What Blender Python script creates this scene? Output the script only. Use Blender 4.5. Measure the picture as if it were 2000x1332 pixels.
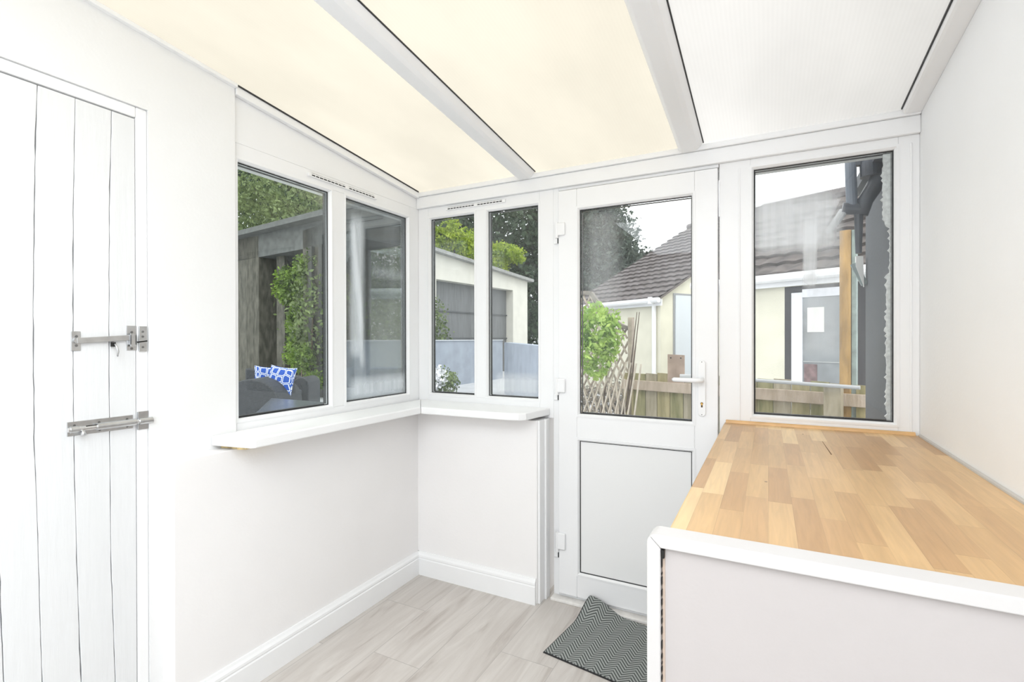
import bpy, bmesh, math, random
import numpy as np
from mathutils import Vector, Matrix
for o in list(bpy.data.objects): bpy.data.objects.remove(o)
S = bpy.context.scene; C = S.collection
# ---------------------------------------------------------------- camera
FPX = 968.92
YAW, PIT, ROL = (math.radians(a) for a in (27.3124, -0.18687, -0.11023))
Mc = (Matrix.Rotation(YAW, 3, 'Z') @ Matrix.Rotation(math.pi/2, 3, 'X') @ Matrix.Rotation(PIT, 3, 'X') @ Matrix.Rotation(ROL, 3, 'Z'))
cam = bpy.data.objects.new('camera', bpy.data.cameras.new('camera')); C.objects.link(cam)
cam.data.sensor_width = 36; cam.data.lens = 36*FPX/2000; cam.data.clip_start = .03; cam.data.clip_end = 300
cam.matrix_world = Matrix.Translation((0, 0, 1.3)) @ Mc.to_4x4()
S.camera = cam
# ---------------------------------------------------------------- sky, sun, exposure
W = bpy.data.worlds.new('sky'); S.world = W; W.use_nodes = True
nt = W.node_tree; bg = nt.nodes['Background']
tc = nt.nodes.new('ShaderNodeTexCoord'); sp = nt.nodes.new('ShaderNodeSeparateXYZ'); rp = nt.nodes.new('ShaderNodeValToRGB')
nt.links.new(tc.outputs['Generated'], sp.inputs[0]); nt.links.new(sp.outputs['Z'], rp.inputs[0]); nt.links.new(rp.outputs[0], bg.inputs[0])
rp.color_ramp.elements[0].position = .0; rp.color_ramp.elements[0].color = (.93, .95, .97, 1)
rp.color_ramp.elements[1].position = .5; rp.color_ramp.elements[1].color = (1, 1, 1, 1)
bg.inputs[1].default_value = 1.9
sun = bpy.data.objects.new('sun', bpy.data.lights.new('sun', 'SUN')); C.objects.link(sun)
sun.data.energy = 1.2; sun.data.angle = math.radians(35); sun.rotation_euler = (math.radians(38), math.radians(8), math.radians(25))
vs = S.view_settings; vs.view_transform = 'Standard'; vs.look = 'None'; vs.gamma = 1; vs.use_curve_mapping = False
vs.exposure = 0.07
lamp = bpy.data.objects.new('ceiling_lamp_light', bpy.data.lights.new('ceiling_lamp_light', 'AREA')); C.objects.link(lamp)
lamp.data.shape = 'RECTANGLE'; lamp.data.size = 1.7; lamp.data.size_y = 1.9; lamp.data.energy = 51; lamp.data.color = (.90, .95, 1); lamp.location = (-.37, -.65, 2.34)  # unseen fill light without a fitting, added behind the camera to brighten the room
# ---------------------------------------------------------------- helpers
def hit(px, py, A, B):
    "point where the line of sight of a photo pixel meets the upright plane through A and B"
    d = Mc @ Vector(((px-1000)/FPX, -(py-666)/FPX, -1)); n = Vector((-(B[1]-A[1]), B[0]-A[0], 0))
    t = n.dot(Vector((A[0], A[1], 0))) / n.dot(d)
    return Vector((0, 0, 1.3)) + d*t
def onx(px, py, x): return hit(px, py, (x, 0), (x, 1))
def ony(px, py, y): return hit(px, py, (0, y), (1, y))
MATS = {}
def mat(name, col, rough=.5, metal=0., var=0., scale=20., bump=0., bscale=60., spec=.5, stretch=(1, 1, 1), col2=None):
    if name in MATS: return MATS[name]
    m = bpy.data.materials.new(name); m.use_nodes = True; MATS[name] = m
    n, l = m.node_tree.nodes, m.node_tree.links; b = n['Principled BSDF']
    b.inputs['Roughness'].default_value = rough; b.inputs['Metallic'].default_value = metal
    b.inputs['Specular IOR Level'].default_value = spec
    b.inputs['Base Color'].default_value = (*col, 1)
    tcn = n.new('ShaderNodeTexCoord'); mp = n.new('ShaderNodeMapping'); mp.inputs['Scale'].default_value = stretch
    l.new(tcn.outputs['Object'], mp.inputs[0])
    if var or col2:
        nz = n.new('ShaderNodeTexNoise'); nz.inputs['Scale'].default_value = scale; nz.inputs['Detail'].default_value = 5
        r = n.new('ShaderNodeValToRGB'); l.new(mp.outputs[0], nz.inputs[0]); l.new(nz.outputs['Fac'], r.inputs[0])
        a, c = r.color_ramp.elements; a.position = .32; c.position = .68
        if col2: a.color = (*col2, 1); c.color = (*col, 1)
        else:
            a.color = (*[x*(1-var) for x in col], 1); c.color = (*[min(1, x*(1+var)) for x in col], 1)
        l.new(r.outputs[0], b.inputs['Base Color'])
    if bump:
        nb = n.new('ShaderNodeTexNoise'); nb.inputs['Scale'].default_value = bscale; nb.inputs['Detail'].default_value = 3
        bp = n.new('ShaderNodeBump'); bp.inputs['Strength'].default_value = bump; bp.inputs['Distance'].default_value = .01
        l.new(mp.outputs[0], nb.inputs[0]); l.new(nb.outputs['Fac'], bp.inputs['Height']); l.new(bp.outputs[0], b.inputs['Normal'])
    return m
def leafmat(name, col, col2, scale=6, tr=.35):
    m = mat(name, col, .55, col2=col2, scale=scale)
    n, l = m.node_tree.nodes, m.node_tree.links
    b = n['Principled BSDF']; t = n.new('ShaderNodeBsdfTranslucent'); mx = n.new('ShaderNodeMixShader'); mx.inputs[0].default_value = tr
    src = b.inputs['Base Color'].links[0].from_socket; l.new(src, t.inputs[0])
    l.new(b.outputs[0], mx.inputs[1]); l.new(t.outputs[0], mx.inputs[2]); l.new(mx.outputs[0], n['Material Output'].inputs[0])
    return m
def nd(m, kind, **kw):
    x = m.node_tree.nodes.new(kind)
    for k, v in kw.items():
        if k.startswith('_'): x.inputs[int(k[1:])].default_value = v
        else: setattr(x, k, v)
    return x
def mth(m, op, a, b=None, c=None):
    x = m.node_tree.nodes.new('ShaderNodeMath'); x.operation = op
    for i, v in enumerate((a, b, c)):
        if v is None: continue
        if isinstance(v, (int, float)): x.inputs[i].default_value = v
        else: m.node_tree.links.new(v, x.inputs[i])
    return x.outputs[0]
def glassmat(name, film=0., tint=(.97, .985, .98), refl=1.0, lo=.45, seed=0., marks=()):
    'marks: pale patches on the pane, some painting in reflections (axis, a0, a1, z0, z1, soft, strength)'
    m = bpy.data.materials.new(name); m.use_nodes = True; n, l = m.node_tree.nodes, m.node_tree.links; n.remove(n['Principled BSDF'])
    out = n['Material Output']; tr = n.new('ShaderNodeBsdfTransparent'); tr.inputs[0].default_value = (*tint, 1)
    gl = n.new('ShaderNodeBsdfGlossy'); gl.inputs['Roughness'].default_value = .01
    fr = n.new('ShaderNodeFresnel'); fr.inputs[0].default_value = 1.45
    mx = n.new('ShaderNodeMixShader'); l.new(mth(m, 'MULTIPLY', fr.outputs[0], refl), mx.inputs[0]); l.new(tr.outputs[0], mx.inputs[1]); l.new(gl.outputs[0], mx.inputs[2])
    last = mx.outputs[0]
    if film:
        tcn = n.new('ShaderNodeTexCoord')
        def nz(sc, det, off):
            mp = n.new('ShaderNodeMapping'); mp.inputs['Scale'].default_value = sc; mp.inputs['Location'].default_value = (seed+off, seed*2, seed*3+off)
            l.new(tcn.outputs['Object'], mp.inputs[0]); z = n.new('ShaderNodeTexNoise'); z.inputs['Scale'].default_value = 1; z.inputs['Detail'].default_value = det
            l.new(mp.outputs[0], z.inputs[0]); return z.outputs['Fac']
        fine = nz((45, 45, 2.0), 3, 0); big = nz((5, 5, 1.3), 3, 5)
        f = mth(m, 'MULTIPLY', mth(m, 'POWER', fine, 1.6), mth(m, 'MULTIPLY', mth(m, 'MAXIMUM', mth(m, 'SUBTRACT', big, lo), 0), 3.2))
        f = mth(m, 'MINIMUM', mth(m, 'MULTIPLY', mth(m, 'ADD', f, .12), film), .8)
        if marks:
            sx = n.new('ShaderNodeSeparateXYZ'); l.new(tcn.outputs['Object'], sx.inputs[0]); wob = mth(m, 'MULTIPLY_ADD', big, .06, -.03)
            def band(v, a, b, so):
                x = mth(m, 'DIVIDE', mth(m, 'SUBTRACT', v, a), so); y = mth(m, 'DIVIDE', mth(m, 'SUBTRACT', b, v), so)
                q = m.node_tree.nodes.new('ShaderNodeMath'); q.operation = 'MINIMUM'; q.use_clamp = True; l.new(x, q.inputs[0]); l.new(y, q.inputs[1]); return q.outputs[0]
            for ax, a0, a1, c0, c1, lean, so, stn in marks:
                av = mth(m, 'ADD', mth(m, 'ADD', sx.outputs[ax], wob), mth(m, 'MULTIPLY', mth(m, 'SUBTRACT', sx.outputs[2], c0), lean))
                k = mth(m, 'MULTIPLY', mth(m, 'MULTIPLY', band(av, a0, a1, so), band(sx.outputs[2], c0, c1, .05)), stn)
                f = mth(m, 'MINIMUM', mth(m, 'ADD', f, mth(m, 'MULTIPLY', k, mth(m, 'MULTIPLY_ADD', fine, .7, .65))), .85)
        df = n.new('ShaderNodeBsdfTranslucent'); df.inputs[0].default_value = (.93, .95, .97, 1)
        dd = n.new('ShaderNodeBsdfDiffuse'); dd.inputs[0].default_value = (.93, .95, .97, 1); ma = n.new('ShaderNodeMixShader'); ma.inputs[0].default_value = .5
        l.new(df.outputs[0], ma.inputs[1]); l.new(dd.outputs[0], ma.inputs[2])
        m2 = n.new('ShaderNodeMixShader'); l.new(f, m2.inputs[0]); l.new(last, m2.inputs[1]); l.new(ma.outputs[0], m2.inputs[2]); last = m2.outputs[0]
    l.new(last, out.inputs[0]); return m
def obj(name, verts, faces, m, parent=None, bevel=0., smooth=False, seg=2):
    me = bpy.data.meshes.new(name); me.from_pydata([tuple(v) for v in verts], [], faces)
    bm = bmesh.new(); bm.from_mesh(me); bmesh.ops.recalc_face_normals(bm, faces=bm.faces); bm.to_mesh(me); bm.free()
    o = bpy.data.objects.new(name, me); C.objects.link(o); me.materials.append(m)
    if parent:
        o.parent = parent; o.matrix_parent_inverse = parent.matrix_world.inverted()
    if smooth:
        for p in me.polygons: p.use_smooth = True
    if bevel:
        b = o.modifiers.new('bevel', 'BEVEL'); b.width = bevel; b.segments = seg; b.limit_method = 'ANGLE'; b.angle_limit = math.radians(40)
    return o
class MB:
    def __init__(s): s.v = []; s.f = []
    def add(s, v, f):
        k = len(s.v); s.v += [tuple(x) for x in v]; s.f += [tuple(i+k for i in q) for q in f]; return s
    def box(s, x0, x1, y0, y1, z0, z1):
        return s.add([(x, y, z) for x in (x0, x1) for y in (y0, y1) for z in (z0, z1)],
                     [(0, 1, 3, 2), (4, 6, 7, 5), (0, 4, 5, 1), (2, 3, 7, 6), (0, 2, 6, 4), (1, 5, 7, 3)])
    def prism(s, pts, ext):
        pts = [Vector(p) for p in pts]; e = Vector(ext); n = len(pts)
        return s.add(pts+[p+e for p in pts], [tuple(range(n)), tuple(range(2*n-1, n-1, -1))]+[(i, (i+1) % n, n+(i+1) % n, n+i) for i in range(n)])
    def bar(s, a, b, w, h, up=(0, 0, 1)):
        a, b = Vector(a), Vector(b); d = (b-a).normalized(); u = Vector(up); r = d.cross(u)
        if r.length < 1e-4: r = d.cross(Vector((1, 0, 0)))
        r.normalize(); u = r.cross(d)
        return s.prism([a+r*w/2+u*h/2, a-r*w/2+u*h/2, a-r*w/2-u*h/2, a+r*w/2-u*h/2], b-a)
    def tube(s, pts, r, n=12, cap=True):
        pts = [Vector(p) for p in pts]; rs = r if isinstance(r, (list, tuple)) else [r]*len(pts); k = len(s.v); prev = None
        for i, p in enumerate(pts):
            d = (pts[min(i+1, len(pts)-1)]-pts[max(i-1, 0)]).normalized()
            u = prev if prev is not None else (Vector((0, 0, 1)) if abs(d.z) < .9 else Vector((1, 0, 0)))
            x = d.cross(u).normalized(); y = x.cross(d); prev = y
            for j in range(n):
                a = 2*math.pi*j/n; s.v.append(tuple(p+(x*math.cos(a)+y*math.sin(a))*rs[i]))
        for i in range(len(pts)-1):
            for j in range(n): s.f.append((k+i*n+j, k+i*n+(j+1) % n, k+(i+1)*n+(j+1) % n, k+(i+1)*n+j))
        if cap: s.f += [tuple(range(k, k+n)), tuple(range(k+(len(pts)-1)*n, k+len(pts)*n))]
        return s
    def ring(s, outer, inner):
        "quads between two closed loops"
        n = len(outer); k = len(s.v); s.v += [tuple(p) for p in outer+inner]
        s.f += [(k+i, k+(i+1) % n, k+n+(i+1) % n, k+n+i) for i in range(n)]; return s
    def out(s, name, m, parent=None, **kw): return obj(name, s.v, s.f, m, parent, **kw)
def box(name, a, m, parent=None, **kw): return MB().box(*a).out(name, m, parent, **kw)
def tag(o, label=None, cat=None, group=None, kind=None):
    if label: o['label'] = label
    if cat: o['category'] = cat
    if group: o['group'] = group
    if kind: o['kind'] = kind
    return o
def thing(name, loc, label=None, cat=None, group=None, kind=None):
    o = bpy.data.objects.new(name, None); C.objects.link(o); o.location = loc; o.empty_display_size = .1
    bpy.context.view_layer.update(); return tag(o, label, cat, group, kind)
def st(o): o['kind'] = 'structure'; return o
rng = np.random.default_rng(4)
def leaves(name, m, parent, blobs, n, size, flat=.55, shell=.45):
    "a crown of folded leaves scattered in ellipsoids: blobs = [(centre, radii)]"
    vol = np.array([r[0]*r[1]*r[2] for _, r in blobs])**.67; vol /= vol.sum(); V = []; k = 0
    cnt = rng.multinomial(n, vol)
    for (c, r), q in zip(blobs, cnt):
        d = rng.normal(size=(q, 3)); d /= np.linalg.norm(d, axis=1)[:, None]
        rad = shell+(1-shell)*rng.random(q)**.6; rad *= 1+.13*np.sin(d[:, 0]*7+c[0]*3)*np.cos(d[:, 2]*6+c[1])+.1*rng.normal(size=q)
        p = np.array(c)+d*rad[:, None]*np.array(r)
        a = rng.normal(size=(q, 3)); a[:, 2] -= .3; a /= np.linalg.norm(a, axis=1)[:, None]
        b = np.cross(a, rng.normal(size=(q, 3))); b /= np.linalg.norm(b, axis=1)[:, None]; nn = np.cross(a, b)
        sz = size*(.6+.8*rng.random(q))[:, None]
        V.append(np.stack([p-a*sz*.5, p+b*sz*flat*.5+nn*sz*.12, p+a*sz*.5, p-b*sz*flat*.5+nn*sz*.12], 1).reshape(-1, 3))
    V = np.concatenate(V); q = len(V)//4; i = np.arange(q)*4
    F = np.stack([i, i+1, i+2, i, i+2, i+3], 1).reshape(-1)
    me = bpy.data.meshes.new(name); me.vertices.add(len(V)); me.vertices.foreach_set('co', V.reshape(-1).astype(np.float32))
    me.loops.add(len(F)); me.loops.foreach_set('vertex_index', F.astype(np.int32)); me.polygons.add(len(F)//3)
    me.polygons.foreach_set('loop_start', (np.arange(len(F)//3)*3).astype(np.int32)); me.update(calc_edges=True); me.validate()
    me.materials.append(m); o = bpy.data.objects.new(name, me); C.objects.link(o)
    if parent: o.parent = parent; o.matrix_parent_inverse = parent.matrix_world.inverted()
    return o
# ---------------------------------------------------------------- materials
M_wall = mat('white wall paint', (.925, .93, .935), .75, var=.012, scale=3, bump=.06, bscale=90)
M_lower = mat('white wall paint in warm light', (.92, .905, .90), .7, var=.012, scale=3, bump=.05, bscale=90)  # same white paint, with the warmer light on the low walls put into its colour
M_wood = mat('white gloss paint', (.93, .935, .94), .35, var=.01, scale=8, bump=.03, bscale=30)
M_plank = mat('white painted planks', (.80, .81, .82), .5, var=.012, scale=3, bump=.12, bscale=12, stretch=(1, 6, .6))
M_pvc = mat('white upvc', (.90, .905, .915), .28, var=.008, scale=4)
M_gasket = mat('black rubber', (.02, .02, .022), .5)
M_spacer = mat('grey aluminium spacer', (.42, .43, .44), .4, .6)
M_dark = mat('dark gap', (.015, .014, .013), .9)
M_steel = mat('bright zinc', (.60, .61, .62), .32, 1., var=.08, scale=40)
M_screw = mat('dull screw heads', (.22, .22, .22), .4, .8)
M_brass = mat('brass', (.75, .45, .12), .3, 1.)
M_foam = mat('yellow foam', (.80, .62, .33), .9, var=.3, scale=60, bump=.6, bscale=80)
M_mdf = mat('bare mdf', (.70, .56, .46), .8)
def roofmat(name, col, white):
    m = bpy.data.materials.new(name); m.use_nodes = True; n, l = m.node_tree.nodes, m.node_tree.links; b = n['Principled BSDF']
    tcn = n.new('ShaderNodeTexCoord')
    mp = n.new('ShaderNodeMapping'); mp.inputs['Scale'].default_value = (2.2, 1.0, 1); l.new(tcn.outputs['Object'], mp.inputs[0])
    z = nd(m, 'ShaderNodeTexNoise'); z.inputs['Scale'].default_value = 1.3; z.inputs['Detail'].default_value = 4; l.new(mp.outputs[0], z.inputs[0])
    r = n.new('ShaderNodeValToRGB'); l.new(z.outputs['Fac'], r.inputs[0]); r.color_ramp.elements[0].position = .35; r.color_ramp.elements[1].position = .65
    r.color_ramp.elements[0].color = (*[c*.90 for c in col], 1); r.color_ramp.elements[1].color = (*col, 1)
    wv = n.new('ShaderNodeTexWave'); wv.inputs['Scale'].default_value = 26; wv.bands_direction = 'X'; l.new(tcn.outputs['Object'], wv.inputs[0])
    mr = mth(m, 'MULTIPLY_ADD', wv.outputs['Fac'], white, 1-white)
    vm = n.new('ShaderNodeVectorMath'); vm.operation = 'SCALE'; l.new(r.outputs[0], vm.inputs[0]); l.new(mr, vm.inputs['Scale'])
    t = n.new('ShaderNodeBsdfTranslucent'); l.new(vm.outputs[0], t.inputs[0])
    d = n.new('ShaderNodeBsdfDiffuse'); l.new(vm.outputs[0], d.inputs[0])
    mx = n.new('ShaderNodeMixShader'); mx.inputs[0].default_value = .3; l.new(t.outputs[0], mx.inputs[1]); l.new(d.outputs[0], mx.inputs[2])
    l.new(mx.outputs[0], n['Material Output'].inputs[0]); n.remove(b); return m
M_roofY = roofmat('yellowed twinwall', (.595, .56, .475), .012)
M_roofW = roofmat('pale twinwall', (.60, .592, .572), .02)
M_clear = glassmat('clear polycarbonate', 0, (1, 1, 1), 0.)
G = {1: glassmat('pane clear', .02, (.90, .93, .92), .35, .5, 1), 2: glassmat('pane hazy', .16, (.86, .90, .90), .8, .45, 7, marks=((1, 1.80, 1.90, 1.20, 1.94, -.02, .03, .20), (1, 1.88, 1.93, 1.15, 1.90, .10, .02, .22), (1, 1.95, 2.25, 1.62, 1.70, 0, .05, .08), (1, 1.80, 2.26, .98, 1.12, 0, .05, .22))),  # second pane: white drape-like reflections painted in as pale bands, plus low mist
     3: glassmat('pane light haze', .08, (.93, .95, .95), .7, .45, 3), 4: glassmat('pane misted', .12, (.93, .95, .95), .7, .42, 11, marks=((0, -1.33, -1.04, .98, 1.13, 0, .04, .30),)),
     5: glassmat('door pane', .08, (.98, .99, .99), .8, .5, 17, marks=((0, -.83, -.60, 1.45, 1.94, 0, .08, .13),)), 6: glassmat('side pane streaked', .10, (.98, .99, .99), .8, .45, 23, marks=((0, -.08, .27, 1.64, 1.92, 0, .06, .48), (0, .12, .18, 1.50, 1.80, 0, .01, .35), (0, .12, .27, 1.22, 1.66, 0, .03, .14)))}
# worktop staves
def butcher():
    m = bpy.data.materials.new('beech block staves'); m.use_nodes = True; n, l = m.node_tree.nodes, m.node_tree.links; b = n['Principled BSDF']
    b.inputs['Roughness'].default_value = .36
    tcn = n.new('ShaderNodeTexCoord'); s = n.new('ShaderNodeSeparateXYZ'); l.new(tcn.outputs['Object'], s.inputs[0])
    cx = mth(m, 'DIVIDE', s.outputs[0], .046); c = mth(m, 'FLOOR', cx)
    w1 = n.new('ShaderNodeTexWhiteNoise'); w1.noise_dimensions = '1D'; l.new(c, w1.inputs['W'])
    ry = mth(m, 'ADD', mth(m, 'DIVIDE', s.outputs[1], .33), mth(m, 'MULTIPLY', w1.outputs[0], 7.3)); r = mth(m, 'FLOOR', ry)
    cb = n.new('ShaderNodeCombineXYZ'); l.new(c, cb.inputs[0]); l.new(r, cb.inputs[1])
    w2 = n.new('ShaderNodeTexWhiteNoise'); w2.noise_dimensions = '3D'; l.new(cb.outputs[0], w2.inputs['Vector'])
    ramp = n.new('ShaderNodeValToRGB'); l.new(w2.outputs[0], ramp.inputs[0]); e = ramp.color_ramp
    e.elements[0].position = 0; e.elements[0].color = (.50, .29, .13, 1); e.elements[1].position = 1; e.elements[1].color = (.82, .58, .30, 1)
    for p, col in ((.22, (.575, .35, .165, 1)), (.5, (.625, .395, .185, 1)), (.75, (.66, .425, .20, 1)), (.9, (.71, .465, .23, 1))):
        x = e.elements.new(p); x.color = col
    mp = n.new('ShaderNodeMapping'); mp.inputs['Scale'].default_value = (90, 6, 30)
    ad = n.new('ShaderNodeVectorMath'); ad.operation = 'MULTIPLY_ADD'; l.new(w2.outputs['Color'], ad.inputs[0]); ad.inputs[1].default_value = (.5, 2, 1); l.new(tcn.outputs['Object'], ad.inputs[2])
    l.new(ad.outputs[0], mp.inputs[0]); z = n.new('ShaderNodeTexNoise'); z.inputs['Scale'].default_value = 1; z.inputs['Detail'].default_value = 5; z.inputs['Distortion'].default_value = .8; l.new(mp.outputs[0], z.inputs[0])
    big = n.new('ShaderNodeTexNoise'); big.inputs['Scale'].default_value = 3; l.new(tcn.outputs['Object'], big.inputs[0])
    f = mth(m, 'ADD', mth(m, 'MULTIPLY_ADD', z.outputs['Fac'], .40, .72), mth(m, 'MULTIPLY_ADD', big.outputs['Fac'], .2, -.07))
    ex = mth(m, 'LESS_THAN', mth(m, 'FRACT', cx), .022); ey = mth(m, 'LESS_THAN', mth(m, 'FRACT', ry), .006)
    f = mth(m, 'MULTIPLY', f, mth(m, 'SUBTRACT', 1, mth(m, 'MULTIPLY', mth(m, 'MAXIMUM', ex, ey), .14)))
    vm = n.new('ShaderNodeVectorMath'); vm.operation = 'SCALE'; l.new(ramp.outputs[0], vm.inputs[0]); l.new(f, vm.inputs['Scale'])
    l.new(vm.outputs[0], b.inputs['Base Color']); return m
M_butcher = butcher()
def laminate():
    m = bpy.data.materials.new('grey oak laminate'); m.use_nodes = True; n, l = m.node_tree.nodes, m.node_tree.links; b = n['Principled BSDF']
    b.inputs['Roughness'].default_value = .42
    tcn = n.new('ShaderNodeTexCoord'); s = n.new('ShaderNodeSeparateXYZ'); l.new(tcn.outputs['Object'], s.inputs[0])
    cx = mth(m, 'DIVIDE', mth(m, 'ADD', s.outputs[0], .05), .235); c = mth(m, 'FLOOR', cx)
    w1 = n.new('ShaderNodeTexWhiteNoise'); w1.noise_dimensions = '1D'; l.new(c, w1.inputs['W'])
    ry = mth(m, 'ADD', mth(m, 'DIVIDE', s.outputs[1], 1.25), mth(m, 'MULTIPLY', w1.outputs[0], 5.3)); r = mth(m, 'FLOOR', ry)
    cb = n.new('ShaderNodeCombineXYZ'); l.new(c, cb.inputs[0]); l.new(r, cb.inputs[1])
    w2 = n.new('ShaderNodeTexWhiteNoise'); l.new(cb.outputs[0], w2.inputs['Vector'])
    ad = n.new('ShaderNodeVectorMath'); ad.operation = 'MULTIPLY_ADD'; l.new(w2.outputs['Color'], ad.inputs[0]); ad.inputs[1].default_value = (1, 4, 1); l.new(tcn.outputs['Object'], ad.inputs[2])
    mp = n.new('ShaderNodeMapping'); mp.inputs['Scale'].default_value = (16, 1.6, 1); l.new(ad.outputs[0], mp.inputs[0])
    z = n.new('ShaderNodeTexNoise'); z.inputs['Scale'].default_value = 1.; z.inputs['Detail'].default_value = 8; z.inputs['Roughness'].default_value = .62; z.inputs['Distortion'].default_value = 1.2; l.new(mp.outputs[0], z.inputs[0])
    ramp = n.new('ShaderNodeValToRGB'); l.new(z.outputs['Fac'], ramp.inputs[0]); e = ramp.color_ramp
    e.elements[0].position = .30; e.elements[0].color = (.45, .405, .37, 1); e.elements[1].position = .68; e.elements[1].color = (.68, .645, .61, 1)
    x = e.elements.new(.45); x.color = (.585, .545, .51, 1)
    f = mth(m, 'MULTIPLY_ADD', w2.outputs[0], .08, .96)
    ex = mth(m, 'LESS_THAN', mth(m, 'FRACT', cx), .01); ey = mth(m, 'LESS_THAN', mth(m, 'FRACT', ry), .002)
    f = mth(m, 'MULTIPLY', f, mth(m, 'SUBTRACT', 1, mth(m, 'MULTIPLY', mth(m, 'MAXIMUM', ex, ey), .3)))
    vm = n.new('ShaderNodeVectorMath'); vm.operation = 'SCALE'; l.new(ramp.outputs[0], vm.inputs[0]); l.new(f, vm.inputs['Scale'])
    l.new(vm.outputs[0], b.inputs['Base Color']); return m
M_floor = laminate()
def herring():
    m = bpy.data.materials.new('grey zigzag weave'); m.use_nodes = True; n, l = m.node_tree.nodes, m.node_tree.links; b = n['Principled BSDF']
    b.inputs['Roughness'].default_value = .95
    tcn = n.new('ShaderNodeTexCoord'); s = n.new('ShaderNodeSeparateXYZ'); l.new(tcn.outputs['Object'], s.inputs[0])
    pp = mth(m, 'PINGPONG', s.outputs[0], .036)
    v = mth(m, 'FRACT', mth(m, 'DIVIDE', mth(m, 'MULTIPLY_ADD', pp, 1.0, s.outputs[1]), .0165))
    k = mth(m, 'GREATER_THAN', v, .48)
    z = n.new('ShaderNodeTexNoise'); z.inputs['Scale'].default_value = 400; l.new(tcn.outputs['Object'], z.inputs[0])
    mx = n.new('ShaderNodeMix'); mx.data_type = 'RGBA'; l.new(k, mx.inputs[0]); mx.inputs[6].default_value = (.085, .095, .092, 1); mx.inputs[7].default_value = (.38, .40, .385, 1)
    vm = n.new('ShaderNodeVectorMath'); vm.operation = 'SCALE'; l.new(mx.outputs[2], vm.inputs[0]); l.new(mth(m, 'MULTIPLY_ADD', z.outputs['Fac'], .8, .6), vm.inputs['Scale'])
    l.new(vm.outputs[0], b.inputs['Base Color'])
    bp = n.new('ShaderNodeBump'); bp.inputs['Strength'].default_value = .5; bp.inputs['Distance'].default_value = .003; l.new(k, bp.inputs['Height']); l.new(bp.outputs[0], b.inputs['Normal'])
    return m
M_mat = herring()

# ================================================================ ROOM SHELL
XL, XU, YF, YW, XR = -1.735, -1.803, 2.215, 2.33, .50      # low wall, upper wall, low far wall, window plane, right wall
HB = 2.06
def zc(y): return 2.150+.105*(YW-y)
YB = -1.7
st(box('floor', (-2.0, .7, YB, 2.45, -.12, 0), M_floor))
st(box('wall_left', (XL-.25, XL, .936, 2.46, 0, .90), M_lower, bevel=.003))
# upper left wall with the door opening and the sloping head, up to the roof
oy1, oy0, oz = .899, .02, 2.052
m = MB()
m.prism([(XU, oy1, 0), (XU, 1.197, 0), (XU, 1.197, zc(1.197)+.02), (XU, oy1, zc(oy1)+.02)], (-.25, 0, 0))
m.prism([(XU, YB, 0), (XU, oy0, 0), (XU, oy0, zc(oy0)+.02), (XU, YB, zc(YB)+.02)], (-.25, 0, 0))
m.prism([(XU, oy0, oz), (XU, oy1, oz), (XU, oy1, zc(oy1)+.02), (XU, oy0, zc(oy0)+.02)], (-.25, 0, 0))
wl = m.out('wall_left', mat('white plaster paint', (.865, .868, .868), .75, var=.012, scale=3, bump=.06, bscale=90)); st(wl)
st(box('wall_far', (XL-.25, -1.007, YF, YF+.23, 0, .90), M_lower, bevel=.003))
st(box('wall_back', (-2.05, XR+.2, YB-.15, YB, 0, 2.9), M_wall))
st(box('wall_right', (XR, XR+.2, YB, YW+.12, 0, 2.9), M_wall))
# small boxed reveal post between low far wall and door frame
m = MB().box(-1.007, -.995, YF+.006, YW-.02, 0, .90).box(-.995, -.984, YF+.06, YW-.01, 0, .90)
st(m.out('trim_1', M_wood, bevel=.002))
# baseboards with a moulded top
def baseboard(name, a, b, nrm, h=.125, t=.018):
    a, b, nrm = Vector(a), Vector(b), Vector(nrm); d = b-a
    prof = [(0, 0), (t, 0), (t, h*.70), (t*.8, h*.74), (t*.95, h*.79), (t*.9, h*.86), (t*.55, h*.93), (t*.35, h), (0, h)]
    return st(MB().prism([a+nrm*x+Vector((0, 0, z)) for x, z in prof], d).out(name, M_wood, smooth=False))
baseboard('baseboard_left', (XL, .936, 0), (XL, YF, 0), (1, 0, 0))
baseboard('baseboard_far', (XL, YF, 0), (-1.012, YF, 0), (0, -1, 0))
# sloping panel over the left window + cover strips
m = MB().prism([(-1.818, 1.19, HB), (-1.818, YW, HB), (-1.818, YW, zc(YW)+.02), (-1.818, 1.19, zc(1.19)+.02)], (-.06, 0, 0))
st(m.out('wall_left', M_pvc))
def slopebar(name, x0, x1, y0, y1, dz0, dz1, mt, bevel=.003):
    m = MB().prism([(x0, y0, zc(y0)+dz0), (x0, y1, zc(y1)+dz0), (x0, y1, zc(y1)+dz1), (x0, y0, zc(y0)+dz1)], (x1-x0, 0, 0))
    return st(m.out(name, mt, bevel=bevel))
slopebar('trim_2', -1.818, -1.795, 1.199, YW-.02, -.034, .002, M_pvc)
slopebar('trim_2', XU-.005, XU+.018, YB, 1.199, -.012, .002, M_wood)
slopebar('trim_3', XR-.058, XR+.01, YB, YW-.02, -.022, .02, M_pvc, .012)
# dark gaskets along glazing edges
for x0, x1 in ((-1.7955, -1.791), (XR-.062, XR-.0575)): slopebar('trim_5', x0, x1, YB if x0 > 0 else 1.199, YW-.03, -.004, .002, M_gasket, 0)
# eaves beam over the far windows and door
m = MB().box(-1.818, XR, 2.312, 2.40, HB, 2.125).box(-1.818, XR-.0, 2.302, 2.40, 2.125, 2.15)
st(m.out('trim_4', M_pvc, bevel=.004))
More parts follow.
